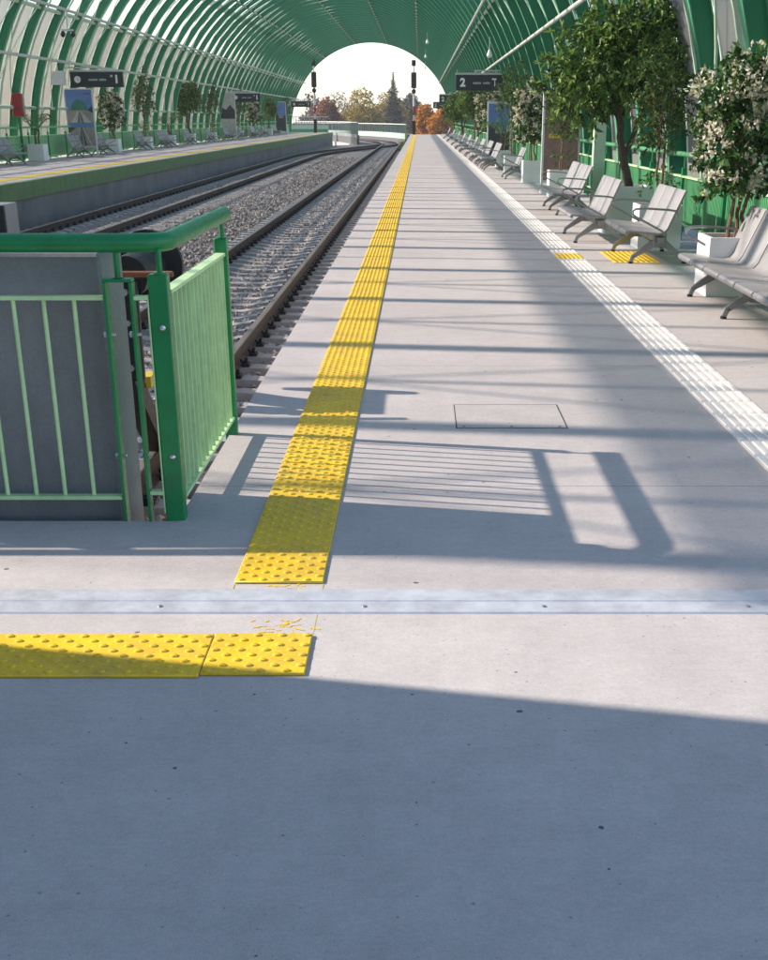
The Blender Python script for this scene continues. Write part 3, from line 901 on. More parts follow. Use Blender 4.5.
# ------------------------------------------------------------------ benches
def seat_profile():
    # (depth, height) of the upper face from the rolled front edge to the back top
    return [(0.03,0.298),(0.005,0.315),(0.0,0.335),(0.012,0.352),(0.05,0.358),(0.20,0.345),(0.36,0.330),(0.415,0.338),(0.445,0.375),(0.50,0.50),(0.57,0.66),(0.605,0.742),(0.622,0.757)]
def make_bench(n):
    root = bpy.data.objects.new('platform_bench', None); COL.objects.link(root)
    P = 0.54; up = seat_profile(); T = 0.028
    shells = []
    for k in range(n):
        y0, y1 = k*P+0.019, (k+1)*P-0.019
        mb = MB(); poly = []
        low = []
        for i, (a, b) in enumerate(up):
            if i == 0: d = Vector((up[1][0]-a, up[1][1]-b))
            elif i == len(up)-1: d = Vector((a-up[i-1][0], b-up[i-1][1]))
            else: d = Vector((up[i+1][0]-up[i-1][0], up[i+1][1]-up[i-1][1]))
            d.normalize(); low.append((a+d.y*T, b-d.x*T))
        poly = up + low[::-1]; m = len(up)
        for (ya, yb, ins) in ((y0, y1, 0),):
            vs = []; fs = []
            ys = [ya, ya+0.012, yb-0.012, yb]
            for j, yy in enumerate(ys):
                s = 0.006 if j in (0, 3) else 0
                for i in range(m):
                    dn = Vector((low[i][0]-up[i][0], low[i][1]-up[i][1])).normalized()
                    vs.append((up[i][0]+dn.x*s, yy, up[i][1]+dn.y*s))
                for i in range(m): vs.append((low[i][0], yy, low[i][1]))
            S = 2*m
            for j in range(3):
                for i in range(m-1):
                    a = j*S+i; b = a+S
                    fs.append((a, b, b+1, a+1)); fs.append((a+m, a+m+1, b+m+1, b+m))
                fs.append((j*S, j*S+m, (j+1)*S+m, (j+1)*S)); fs.append((j*S+m-1, (j+1)*S+m-1, (j+1)*S+2*m-1, j*S+2*m-1))
            for i in range(m-1):
                fs.append((i, i+1, m+i+1, m+i)); e = 3*S; fs.append((e+i, e+m+i, e+m+i+1, e+i+1))
            mb.add(vs, fs)
        mb.build('seat_shell', M['bench'], root, True)
    mb = MB(); mb.bbox(0.36, 0.44, 0.03, n*P-0.03, 0.215, 0.285, 0.008); mb.build('beam', M['bench_metal'], root)
    legs = {3: [0.14, n*P-0.14], 5: [0.2, 1.42, 2.5], 6: [0.12, 1.70, 3.03]}[n]
    for yl in legs:
        mb = MB()
        mb.bbox(0.33, 0.47, yl-0.03, yl+0.03, 0.17, 0.325, 0.01)
        # front and rear leg, tapered
        def leg(p0, p1, w0, w1):
            p0 = Vector(p0); p1 = Vector(p1); t = (p1-p0).normalized(); s = Vector((0,1,0)); u = s.cross(t).normalized()
            vs = []
            for p, ww in ((p0, w0), (p1, w1)):
                for (i, j) in ((-1,-1),(1,-1),(1,1),(-1,1)): vs.append(p + s*i*0.021 + u*j*ww/2)
            mb.add(vs, [(3,2,1,0),(4,5,6,7),(0,1,5,4),(1,2,6,5),(2,3,7,6),(3,0,4,7)])
        leg((0.40, yl, 0.25), (0.125, yl, 0.075), 0.085, 0.04)
        leg((0.125, yl, 0.082), (0.100, yl, 0.02), 0.042, 0.036)
        leg((0.40, yl, 0.25), (0.665, yl, 0.06), 0.085, 0.04)
        leg((0.665, yl, 0.068), (0.685, yl, 0.02), 0.042, 0.036)
        lg = mb.build('leg_frame', M['bench_metal'], root)
        mb = MB(); mb.disc((0.10, yl, 0.011), 0.026, (0,0,1), 0.02, 12); mb.disc((0.685, yl, 0.011), 0.026, (0,0,1), 0.02, 12); mb.build('foot_pads', M['black'], lg)
    for ya in (0.0, n*P):
        mb = MB()
        loop = [(0.435, 0.31), (0.40, 0.345), (0.25, 0.42), (0.10, 0.495), (0.07, 0.52), (0.072, 0.552), (0.10, 0.572), (0.20, 0.578), (0.46, 0.562), (0.52, 0.552), (0.545, 0.53), (0.545, 0.505)]
        mb.tube([(a, ya, b) for a, b in loop], 0.0115, 8); mb.build('armrest', M['bench_metal'], root, True)
    return root
B3 = make_bench(3); B5 = make_bench(5); B6 = make_bench(6)
used = {3: False, 5: False, 6: False}
def bench(n, x, y, left, label, group):
    src = {3: B3, 5: B5, 6: B6}[n]
    o = src if not used[n] else copy_tree(src)
    used[n] = True
    if left: o.location = (x, y+n*0.54, ZL); o.rotation_euler = (0,0,PI)
    else: o.location = (x, y, 0); o.rotation_euler = (0,0,0)
    tag(o, label, 'bench', group)
GR, GL = 'grey benches along platform 2', 'grey benches along platform 1'
rb = [(6, 2.30, 8.36, 'long grey bench cut off by the picture edge, nearest on platform 2'),
      (3, 2.20, 14.0, 'three-seat grey bench standing over the yellow tactile pad'),
      (3, 1.88, 16.45, 'three-seat grey bench just beyond the yellow pad, closest to the white strip'),
      (5, 2.14, 21.3, 'long grey bench behind the trunk of the big potted tree'),
      (3, 2.13, 34.5, 'three-seat grey bench between the two planters below the cream shrub'),
      (5, 1.86, 40.5, 'first long grey bench after the blue information board'),
      (5, 1.84, 44.6, 'second long grey bench after the blue information board'),
      (5, 1.80, 49.0, 'long grey bench just in front of the sign with the figure 2'),
      (3, 1.80, 55.5, 'sixth bench from the far end of platform 2'),
      (5, 1.76, 61.5, 'fifth bench from the far end of platform 2'),
      (5, 1.74, 68.5, 'fourth bench from the far end of platform 2'),
      (3, 1.74, 78.0, 'third bench from the far end of platform 2'),
      (5, 1.74, 90.0, 'second bench from the far end of platform 2'),
      (5, 1.74, 104.0, 'farthest bench on platform 2, near the red signal mast')]
for n, x, y, lb in rb: bench(n, x, y, False, lb, GR)
lb_ = [(3, -12.25, 40.2, 'grey bench at the left picture edge, nearest on platform 1'),
       (3, -12.25, 48.8, 'grey bench in front of the tall tunnel poster on platform 1'),
       (3, -12.25, 52.6, 'grey bench under the sign with the figure 1, beside a cream shrub'),
       (3, -12.25, 60.2, 'fourth bench along platform 1, before the slim brown tree'),
       (5, -12.25, 65.4, 'fifth bench along platform 1, before the small palm'),
       (3, -12.25, 73.0, 'sixth bench along platform 1, left of the big dark potted tree'),
       (3, -12.25, 80.5, 'seventh bench along platform 1, right of the big dark potted tree'),
       (5, -12.25, 87.5, 'eighth bench along platform 1, under its second sign'),
       (3, -12.25, 95.0, 'ninth bench along platform 1, past its second sign'),
       (5, -12.25, 101.5, 'tenth bench along platform 1'),
       (3, -12.25, 109.0, 'eleventh bench along platform 1'),
       (5, -12.25, 117.0, 'farthest bench along platform 1')]
for n, x, y, lb in lb_: bench(n, x, y, True, lb, GL)

# ------------------------------------------------------------------ planters
def make_planter():
    root = bpy.data.objects.new('planter_box', None); COL.objects.link(root)
    mb = MB(); w = 0.26; t = 0.03; h = 0.5
    o_ = [(-w,-w),(w,-w),(w,w),(-w,w)]; i_ = [(-w+t,-w+t),(w-t,-w+t),(w-t,w-t),(-w+t,w-t)]
    vs = [(x,y,0.0) for x,y in o_]+[(x,y,h) for x,y in o_]+[(x,y,h) for x,y in i_]+[(x,y,h-0.12) for x,y in i_]
    fs = []
    for k in range(4):
        k2 = (k+1)%4
        fs += [(k,k2,4+k2,4+k),(4+k,4+k2,8+k2,8+k),(8+k,8+k2,12+k2,12+k)]
    mb.add(vs, fs); mb.build('box', M['white'], root)
    mb = MB(); n = 7
    for i in range(n):
        for j in range(n):
            mb.v.append((-w+t+(2*w-2*t)*i/(n-1), -w+t+(2*w-2*t)*j/(n-1), h-0.035+random.uniform(-0.014,0.014)))
    for i in range(n-1):
        for j in range(n-1): mb.f.append((i*n+j,(i+1)*n+j,(i+1)*n+j+1,i*n+j+1)); mb.m.append(0)
    mb.build('soil', M['soil'], root)
    return root
PLN = make_planter(); pl_used = [False]
def planter(x, y, z, s, label, rz=0):
    o = PLN if not pl_used[0] else copy_tree(PLN)
    pl_used[0] = True
    o.location = (x, y, z); o.scale = (s, s, s); o.rotation_euler = (0,0,rz)
    tag(o, label, 'planter', 'white square planters')
    return z+0.46*s

# ------------------------------------------------------------------ plants
def rvec(rn):
    while True:
        v = Vector((rn.uniform(-1,1), rn.uniform(-1,1), rn.uniform(-1,1)))
        if 0.05 < v.length < 1: return v.normalized()
def leaf(mb, p, d, n, L, Wd, fold=0.25):
    d = d.normalized(); s = d.cross(n)
    if s.length < 1e-3: s = d.cross(Vector((1,0,0)))
    s.normalize(); n = s.cross(d).normalized()
    a = p; m1 = p + d*L*0.45 ; e = p + d*L - n*L*0.12
    l = m1 + s*Wd*0.5 + n*Wd*fold; r = m1 - s*Wd*0.5 + n*Wd*fold
    mb.add([a, r, e, l, m1], [(0,1,4),(1,2,4),(2,3,4),(3,0,4)])
def sprig(mb, rn, p, d, L, nl, ll, lw, droop=0.25):
    """a twig carrying alternate leaves"""
    d = d.normalized()
    for k in range(nl):
        t = (k+0.6)/nl
        q = p + d*L*t - Vector((0,0,1))*droop*L*t*t
        side = rvec(rn); dd = (d*0.55 + side*0.8 - Vector((0,0,droop*0.7))).normalized()
        leaf(mb, q, dd, (Vector((0,0,1))*0.7+rvec(rn)*0.6), ll*rn.uniform(0.7,1.2), lw*rn.uniform(0.75,1.2))
def in_blobs(rn, blobs, shell=0.55):
    tot = sum(b[1][0]*b[1][1]*b[1][2] for b in blobs); x = rn.uniform(0, tot)
    for c, r in blobs:
        x -= r[0]*r[1]*r[2]
        if x <= 0: break
    v = rvec(rn)*(rn.uniform(shell**3, 1)**(1/3))
    return Vector((c[0]+v.x*r[0], c[1]+v.y*r[1], c[2]+v.z*r[2])), v
def limb(mb, rn, p, q, r0, r1, n=5, wob=0.05, sides=7):
    p = Vector(p); q = Vector(q); pts = []; rs = []
    for i in range(n+1):
        t = i/n; w_ = wob*math.sin(PI*t)
        pts.append(p.lerp(q, t) + Vector((rn.uniform(-w_,w_), rn.uniform(-w_,w_), 0))); rs.append(r0+(r1-r0)*t)
    mb.tube(pts, rs, sides)
def crown_obj(root, rn, blobs, nsprig, mat, L, nl, ll, lw, droop=0.25, shell=0.5, flower=0, flower_r=0.03, name='crown'):
    mb = MB()
    for _ in range(nsprig):
        p, v = in_blobs(rn, blobs, shell)
        d = v*0.8 + rvec(rn)*0.7 + Vector((0,0,0.1))
        sprig(mb, rn, p, d, L, nl, ll, lw, droop)
    cr = mb.build(name, mat, root)
    if flower:
        fb = MB()
        for _ in range(flower):
            p, v = in_blobs(rn, blobs, 0.86)
            p = p + v*0.04
            for q in range(rn.randint(9, 16)):
                c = p + rvec(rn)*flower_r*rn.uniform(0.4, 1.3)
                leaf(fb, c, rvec(rn)+v*0.5, rvec(rn)+v*0.5, flower_r*0.9, flower_r*0.75, 0.2)
        fb.build('blossom', M['petal'], cr)
    return cr
def make_ficus(seed, H=2.35, big=True):
    rn = random.Random(seed); root = bpy.data.objects.new('potted_tree', None); COL.objects.link(root)
    tb = MB()
    limb(tb, rn, (0.04,0,0), (-0.06,0.02,0.42), 0.066, 0.058, 5, 0.02, 10)
    limb(tb, rn, (-0.06,0.02,0.40), (-0.20,0.0,1.15), 0.056, 0.042, 5, 0.025, 9)
    limb(tb, rn, (-0.05,0.02,0.40), (0.19,0.08,1.05), 0.042, 0.032, 5, 0.03, 9)
    for q in range(9):
        b = (-0.20,0.0,1.15) if q % 2 else (0.19,0.08,1.05)
        a = 2*PI*q/9; limb(tb, rn, b, (b[0]+0.55*math.cos(a), 0.5*math.sin(a), 1.5+rn.uniform(0,0.55)), 0.028, 0.008, 4, 0.06, 6)
    tb.build('trunk', M['bark'], root, True)
    blobs = [((-0.50,0.0,1.50),(0.52,0.5,0.42)), ((0.02,0.1,1.85),(0.60,0.55,0.48)), ((0.45,0.05,1.55),(0.36,0.45,0.36)), ((-0.72,0.1,1.12),(0.34,0.4,0.28)), ((-0.2,-0.15,1.35),(0.4,0.4,0.3)), ((0.1,0,2.2),(0.34,0.34,0.24)), ((-0.98,0,1.42),(0.24,0.3,0.22)), ((-0.75,0.05,1.75),(0.4,0.4,0.34)), ((0.35,0.1,1.95),(0.42,0.42,0.36)), ((-0.3,0.1,2.05),(0.4,0.4,0.3))]
    crown_obj(root, rn, blobs, 800, M['leaf_fresh'], 0.20, 9, 0.12, 0.052, 0.35, 0.45)
    return root
def make_bush(seed, flowers=1.0):
    rn = random.Random(seed); root = bpy.data.objects.new('flowering_shrub', None); COL.objects.link(root)
    tb = MB()
    for (a, b) in (((-0.06,0,0),(-0.02,0.02,0.72)), ((0.03,0.02,0),(0.04,0,0.75)), ((0.07,-0.02,0),(0.12,0.03,0.7))):
        limb(tb, rn, a, b, 0.022, 0.015, 6, 0.03, 7)
        for q in range(4):
            an = rn.uniform(0, 6.3); limb(tb, rn, b, (b[0]+0.25*math.cos(an), b[1]+0.25*math.sin(an), b[2]+rn.uniform(0.2,0.6)), 0.011, 0.004, 3, 0.03, 5)
    tb.build('trunk', M['bark2'], root, True)
    blobs = [((0,0,0.92),(0.42,0.38,0.40)), ((-0.12,0.05,1.25),(0.34,0.32,0.32)), ((0.2,0.0,1.22),(0.32,0.32,0.34)), ((-0.22,-0.05,0.62),(0.24,0.24,0.22)), ((0.28,-0.02,0.66),(0.24,0.24,0.22)), ((0.05,0,1.5),(0.2,0.2,0.16))]
    crown_obj(root, rn, blobs, 330, M['leaf_bush'], 0.13, 7, 0.085, 0.062, 0.2, 0.4, int(200*flowers), 0.050)
    return root
def make_slim(seed):
    rn = random.Random(seed); root = bpy.data.objects.new('slim_shrub', None); COL.objects.link(root)
    tb = MB()
    for (a, b) in (((-0.03,0,0),(-0.03,0.02,0.85)), ((0.04,0.02,0),(0.05,0,0.9))):
        limb(tb, rn, a, b, 0.02, 0.014, 6, 0.015, 7)
        for q in range(4):
            an = rn.uniform(0, 6.3); limb(tb, rn, b, (b[0]+0.22*math.cos(an), b[1]+0.22*math.sin(an), b[2]+rn.uniform(0.3,0.8)), 0.010, 0.004, 3, 0.03, 5)
    tb.build('trunk', M['bark2'], root, True)
    blobs = [((0,0,1.15),(0.36,0.34,0.38)), ((-0.08,0.05,1.55),(0.34,0.32,0.36)), ((0.14,0,1.4),(0.28,0.3,0.35)), ((0.02,0,1.9),(0.2,0.2,0.18)), ((0.0,0,0.32),(0.22,0.2,0.17)), ((-0.15,0,0.9),(0.25,0.25,0.2))]
    crown_obj(root, rn, blobs, 300, M['leaf_dark'], 0.14, 8, 0.068, 0.034, 0.25, 0.4)
    return root
def make_palm(seed):
    rn = random.Random(seed); root = bpy.data.objects.new('potted_palm', None); COL.objects.link(root)
    tb = MB()
    for q in range(3):
        a = q*2.1; limb(tb, rn, (0.05*math.cos(a),0.05*math.sin(a),0), (0.09*math.cos(a),0.09*math.sin(a),0.45), 0.03, 0.022, 4, 0.02, 7)
    tb.build('trunk', M['bark'], root, True)
    fb = MB()
    for q in range(17):
        a = q*2.4+rn.uniform(-.2,.2); reach = rn.uniform(0.4,0.75); hh = rn.uniform(0.55,1.05)
        p0 = Vector((0.06*math.cos(a), 0.06*math.sin(a), 0.4)); o = Vector((math.cos(a), math.sin(a), 0)); prev = p0
        for k in range(1, 15):
            t = k/14; p = p0 + o*reach*t + Vector((0,0,hh*(t*1.25-0.75*t*t*t)))
            d = (p-prev).normalized(); s = d.cross(Vector((0,0,1))).normalized()
            fb.bar(prev, p, 0.010, 0.010)
            if k > 3:
                for sg in (-1, 1):
                    leaf(fb, p, d*0.65+s*sg*0.8-Vector((0,0,0.25)), Vector((0,0,1)), 0.26*(1-0.55*abs(t-0.5)), 0.026, 0.1)
            prev = p
    fb.build('crown', M['leaf_palm'], root)
    return root
PROTO = {'ficus': [make_ficus(1)], 'bush': [make_bush(2)], 'slim': [make_slim(3)], 'palm': [make_palm(4)]}
pu = {k: False for k in PROTO}
CATP = {'ficus': 'potted tree', 'bush': 'flowering shrub', 'slim': 'shrub', 'palm': 'palm'}
def plant(kind, x, y, z, s, rz, label, sz=None):
    src = PROTO[kind][0]
    o = src if not pu[kind] else copy_tree(src)
    pu[kind] = True
    o.location = (x, y, z); o.rotation_euler = (0,0,rz); o.scale = (s, s, sz or s)
    tag(o, label, CATP[kind], {'ficus':'potted trees', 'bush':'cream-flowered shrubs', 'slim':'slim dark shrubs', 'palm':'potted palms'}[kind])
# platform 2
rp = [('bush', 2.80, 11.65, 1.0, 0.93, 0.3, 'white planter beside the nearest bench of platform 2, in front of the fence', 'shrub full of cream blossoms at the picture edge beside the nearest bench'),
      ('slim', 2.90, 16.05, 1.0, 0.93, 0.5, 'white planter half hidden behind the bench over the yellow pad', 'slim dark shrub standing behind the bench over the yellow pad'),
      ('ficus', 2.84, 18.2, 1.22, 0.97, 0.0, 'largest grey-white planter, under the big potted tree', 'biggest potted tree on platform 2 with a forked dark trunk'),
      ('slim', 2.86, 26.9, 1.0, 0.90, 1.7, 'white planter before the brown information board', 'dark shrub in front of the brown information board'),
      ('bush', 2.80, 33.05, 1.0, 1.12, 2.2, 'white planter between the brown board and the three-seat bench beyond it', 'cream-flowered shrub between the brown and blue boards'),
      ('slim', 2.60, 37.15, 1.0, 1.18, 3.0, 'white planter just behind the bench near the blue board', 'greyish shrub rising against the first sign with the figure 2'),
      ('palm', 2.75, 43.9, 1.0, 1.1, 0.9, 'white planter holding a palm before the blue board', 'green palm in front of the blue information board'),
      ('bush', 2.75, 53.5, 1.0, 1.25, 0.7, 'white planter just beyond the blue board', 'cream-flowered shrub just beyond the blue board'),
      ('ficus', 2.55, 60.0, 1.0, 1.05, 2.9, 'white planter of the second big potted tree of platform 2', 'second big potted tree of platform 2, below the figure 2 sign'),
      ('slim', 2.7, 66.5, 1.0, 1.25, 1.2, 'white planter of the third slim shrub from the far end', 'slim shrub left of the second big potted tree on platform 2'),
      ('ficus', 2.4, 74.0, 1.0, 0.98, 0.4, 'white planter of the third potted tree of platform 2', 'third potted tree of platform 2, at the edge of the far opening'),
      ('slim', 2.6, 83.0, 1.0, 1.2, 2.1, 'second farthest white planter of platform 2', 'second farthest plant of platform 2'),
      ('ficus', 2.5, 97.0, 1.0, 0.95, 1.4, 'farthest white planter of platform 2', 'farthest potted tree of platform 2')]
for kind, x, y, ps, s, rz, pl, fl in rp:
    zt = planter(x, y, 0.0, ps, pl); plant(kind, x, y, zt-0.01, s, rz, fl)
lpn = [('palm', -12.95, 45.3, 1.05, 1.15, 0.2, 'white planter of the nearest palm on platform 1', 'nearest palm on platform 1, below the red box'),
       ('bush', -12.95, 56.6, 1.05, 1.15, 0.9, 'white planter of the cream shrub on platform 1', 'cream-flowered shrub on platform 1 below the figure 1 sign'),
       ('slim', -12.95, 63.4, 1.05, 1.45, 2.2, 'white planter of the first slim tree on platform 1', 'first slim brownish shrub on platform 1'),
       ('palm', -12.95, 69.5, 1.05, 1.1, 1.9, 'white planter of the small palm left of the dark tree', 'small palm left of the big dark tree on platform 1'),
       ('ficus', -12.95, 75.6, 1.1, 1.12, 0.9, 'white planter of the big dark tree on platform 1', 'big dark forked potted tree on platform 1'),
       ('slim', -12.95, 83.6, 1.05, 1.5, 0.3, 'white planter right of the big dark tree on platform 1', 'slim shrub just right of the big dark tree on platform 1'),
       ('slim', -12.95, 96.5, 1.05, 1.55, 1.3, 'white planter under the second sign of platform 1', 'tall slim shrub right of the poster under the second sign'),
       ('bush', -12.95, 104.5, 1.05, 1.3, 0.5, 'fourth white planter from the far end of platform 1', 'fourth plant from the far end of platform 1'),
       ('palm', -12.95, 110.5, 1.05, 1.2, 2.5, 'third white planter from the far end of platform 1', 'third plant from the far end of platform 1'),
       ('ficus', -12.95, 115.5, 1.05, 1.05, 2.0, 'second white planter from the far end of platform 1', 'second plant from the far end of platform 1'),
       ('slim', -12.95, 129.0, 1.05, 1.5, 2.8, 'farthest white planter of platform 1', 'farthest plant of platform 1, right of its third poster')]
for kind, x, y, ps, s, rz, pl, fl in lpn:
    zt = planter(x, y, ZL, ps, pl); plant(kind, x, y, zt-0.01, s, rz, fl)

# ------------------------------------------------------------------ signs, posters, boards
def text_obj(name, body, size, mat, parent, loc, ext=0.004):
    cu = bpy.data.curves.new(name, 'FONT'); cu.body = body; cu.size = size; cu.extrude = ext; cu.align_x = 'CENTER'; cu.align_y = 'CENTER'; cu.offset = size*0.045
    tmp = bpy.data.objects.new(name+'_tmp', cu); COL.objects.link(tmp)
    dg = bpy.context.evaluated_depsgraph_get(); dg.update()
    me = bpy.data.meshes.new_from_object(tmp.evaluated_get(dg)); bpy.data.objects.remove(tmp)
    me.materials.clear(); me.materials.append(mat)
    o = bpy.data.objects.new(name, me); COL.objects.link(o); o.parent = parent
    o.location = loc; o.rotation_euler = (PI/2, 0, 0)
    return o
def platform_sign(x0, x1, y, z0, z1, num, label, pipe_z):
    t = thing('platform_sign', label, 'sign', ((x0+x1)/2, y, z0), 0, 'dark platform signs')
    w = (x1-x0)/2; h = z1-z0
    mb = MB(); mb.bbox(-w, w, -0.09, 0.09, 0, h, 0.01); mb.build('sign_box', M['sign'], t)
    mb = MB(); mb.bbox(-w-0.01, w+0.01, -0.1, 0.1, h+0.002, h+0.07, 0.008); mb.build('top_channel', M['pipe'], t)
    for x in (-w*0.2, w*0.6) if num != '1' else (-w*0.6, w*0.2):
        mb = MB(); mb.tube([(x, 0, h+0.0705), (x, 0, h+0.114)], 0.02, 6); mb.build('drop_rod', M['pipe'], t)
    mb = MB()
    s = -1 if num == '1' else 1
    mb.bar((-s*w*0.25, 0, h+0.14), (s*(w+0.35), 0, h+0.14), 0.05); mb.build('hanger', M['pipe'], t)
    nx = w*0.76 if num == '1' else -w*0.72
    text_obj('figure', num, h*0.72, M['white'], t, (nx, -0.094, h*0.5))
    # line of lettering too small to read: strokes of letter size
    mb = MB(); rn = random.Random(5); x = -w*0.30
    while x < w*0.36:
        lw = rn.uniform(0.018, 0.04)
        if not (0.02 < x < 0.09): mb.box(x, x+lw, -0.094, -0.0905, h*0.42, h*0.42+rn.choice((0.06, 0.075, 0.06)))
        x += lw+0.012
    mb.build('small_lettering', M['pipe'], t)
    if num == '1':
        mb = MB(); mb.disc((-w*0.72, -0.094, h*0.5), h*0.23, (0,1,0), 0.008, 24); ck = mb.build('clock_face', M['white'], t)
        mb = MB(); mb.bar((-w*0.72, -0.0995, h*0.5), (-w*0.72, -0.0995, h*0.66), 0.012, 0.003, (0,1,0)); mb.bar((-w*0.72, -0.0995, h*0.5), (-w*0.64, -0.0995, h*0.46), 0.012, 0.003, (0,1,0)); mb.build('clock_hands', M['black'], ck)
        mb = MB(); mb.box(w*0.53, w*0.62, -0.094, -0.0905, h*0.66, h*0.80); mb.build('small_mark', M['pipe'], t)
    else:
        mb = MB(); x = w*0.46
        mb.box(x, x+0.16, -0.094, -0.0905, h*0.68, h*0.78); mb.box(x+0.09, x+0.12, -0.094, -0.0905, h*0.28, h*0.675); mb.build('small_mark', M['white'], t)
for y, lb in ((50, 'dark hanging sign with a clock and a large 1, nearest of its row'), (92.5, 'dark hanging sign with a clock and 1, second of its row'), (135, 'dark hanging sign with a clock and 1, farthest, by the far opening')):
    platform_sign(-12.80, -10.87, y, 2.52, 3.03, '1', lb, 3.3)
for y, lb in ((50, 'dark hanging sign with a large 2, nearest of its row'), (92.5, 'dark hanging sign with a 2, second of its row, half behind leaves'), (135, 'dark hanging sign with a 2, farthest, against the orange tree')):
    platform_sign(1.31, 3.12, y, 2.40, 2.93, '2', lb, 3.2)
def speaker_box(x, y, z, label):
    t = thing('equipment_box', label, 'equipment box', (x, y, z), 0, 'pale equipment boxes beside the signs')
    mb = MB(); mb.bbox(-0.24, 0.24, -0.14, 0.14, 0, 0.46, 0.015); mb.build('box', M['whiteshade'], t)
    mb = MB(); mb.tube([(0,0,0.46), (0,0,0.7)], 0.025, 6); mb.build('bracket', M['pipe'], t)
for y, lb in ((49.5, 'pale grey box beside the nearest sign with the figure 1'), (92, 'pale grey box beside the second sign with the figure 1'), (134.5, 'pale grey box beside the farthest sign with the figure 1')):
    speaker_box(-13.12, y, 2.58, lb)
speaker_box(3.42-0.1, 51.5, 2.55, 'pale grey box at the fence end of the nearest 2 sign')

M['p_sky'] = paint('print_blue', (0.12, 0.22, 0.48), 0.4, 0.2, scale=1.2)
M['p_green'] = paint('print_green', (0.05, 0.20, 0.15), 0.4, 0.3, scale=5)
M['p_grey'] = paint('print_grey', (0.30, 0.28, 0.26), 0.4, 0.25, scale=5)
M['p_dark'] = paint('print_dark', (0.05, 0.05, 0.06), 0.4, 0.3, scale=5)
M['p_light'] = paint('print_light', (0.50, 0.47, 0.43), 0.4, 0.2, scale=5)
M['p_pink'] = paint('print_purple', (0.20, 0.07, 0.24), 0.4, 0.2)
M['p_brown'] = paint('print_brown', (0.27, 0.15, 0.14), 0.45, 0.3, scale=4)
def poster(x, y, z, w, h, label, rz=0, style=0):
    t = thing('poster_stand', label, 'poster stand', (x, y, z), rz, 'upright posters on stands')
    z0 = 0.35 if style == 0 else 0.25
    mb = MB()
    mb.bbox(-w/2-0.05, -w/2, -0.04, 0.04, 0.02, h+0.05, 0.006); mb.bbox(w/2, w/2+0.05, -0.04, 0.04, 0.02, h+0.05, 0.006); mb.bbox(-w/2, w/2, -0.04, 0.04, h, h+0.05, 0.006)
    mb.box(-w/2, w/2, -0.038, 0.038, z0-0.05, z0); mb.box(-w/2-0.05, w/2+0.05, -0.22, 0.22, 0, 0.02)
    mb.build('frame', M['whiteshade'], t)
    pb = MB(); pb.box(-w/2, w/2, -0.02, 0.02, z0, h)
    Y = -0.0225
    def quad(pts, m, lay):
        pb.mi = m; pb.add([(a, Y-0.0015*lay, b) for a, b in pts], [tuple(range(len(pts)))]); pb.mi = 0
    if style == 0:       # upper and lower pictures of an arched hall with tracks
        mid = z0+(h-z0)*0.42
        quad([(-w/2,h-(h-mid)*0.60),(w/2,h-(h-mid)*0.60),(w/2,h),(-w/2,h)], 0, 0.3)
        cz = h-(h-mid)*0.62
        quad([(-w/2,mid),(w/2,mid),(w/2,cz),(-w/2,cz)], 2, 1)
        ar = [(-0.02+0.30*w*math.cos(PI*q/14), cz+(h-mid)*0.33*math.sin(PI*q/14)) for q in range(15)]
        quad(ar, 1, 2)
        quad([(-0.36*w,mid),(-0.14*w,mid),(-0.03*w,cz),(-0.06*w,cz)], 4, 2); quad([(0.14*w,mid),(0.40*w,mid),(0.02*w,cz),(0.0,cz)], 4, 2)
        quad([(-0.10*w,mid),(-0.06*w,mid),(-0.02*w,cz),(-0.025*w,cz)], 3, 2); quad([(0.06*w,mid),(0.10*w,mid),(-0.005*w,cz),(-0.01*w,cz)], 3, 2)
        quad([(0.30*w,cz),(0.5*w,cz-0.1),(0.5*w,cz+0.18),(0.42*w,cz+0.1)], 3, 3)
        for q in range(4): quad([(0.22*w+q*0.06*w,h-0.17),(0.26*w+q*0.06*w,h-0.17),(0.26*w+q*0.06*w,h-0.10),(0.22*w+q*0.06*w,h-0.10)], 5, 1)
        quad([(-w/2,mid-0.16),(w/2,mid-0.16),(w/2,mid-0.005),(-w/2,mid-0.005)], 0, 1)
        lo2 = mid-0.165
        quad([(-w/2,z0),(w/2,z0),(w/2,lo2),(-w/2,lo2)], 2, 1)
        for q in (-0.3,-0.08,0.10,0.32): quad([(q*w,z0),(q*w+0.07*w,z0),(q*w*0.15+0.02*w,lo2),(q*w*0.15,lo2)], 3 if abs(q) < 0.2 else 4, 2)
        quad([(-w/2,lo2-0.22),(-0.2*w,lo2-0.02),(-w/2,lo2)], 3, 3)
    elif style == 1:     # grey and dark photograph, white lower part
        quad([(-w/2,z0),(w/2,z0),(w/2,h),(-w/2,h)], 4, 1)
        quad([(-w/2,h*0.45),(w/2,h*0.45),(w/2,h*0.62),(0.2*w,h*0.75),(-0.1*w,h*0.64),(-w/2,h*0.72)], 3, 2)
    elif style == 2:     # blue, dark foot
        quad([(-w/2,z0),(w/2,z0),(w/2,h),(-w/2,h)], 0, 1)
        quad([(-w/2,z0),(w/2,z0),(w/2,h*0.6),(0,h*0.52),(-w/2,h*0.66)], 3, 2); quad([(-0.2*w,h*0.5),(0.3*w,h*0.5),(0.1*w,h*0.6),(-0.15*w,h*0.62)], 2, 3)
    else:                # brown with a yellow band and pale ring
        quad([(-w/2,z0),(w/2,z0),(w/2,h),(-w/2,h)], 6, 1)
        quad([(-0.38*w,h*0.54),(-0.02*w,h*0.54),(-0.02*w,h*0.575),(-0.38*w,h*0.58)], 7, 2)
    pb.build('print', [M['p_sky'], M['p_green'], M['p_grey'], M['p_dark'], M['p_light'], M['p_pink'], M['p_brown'], M['yellowp']], t)
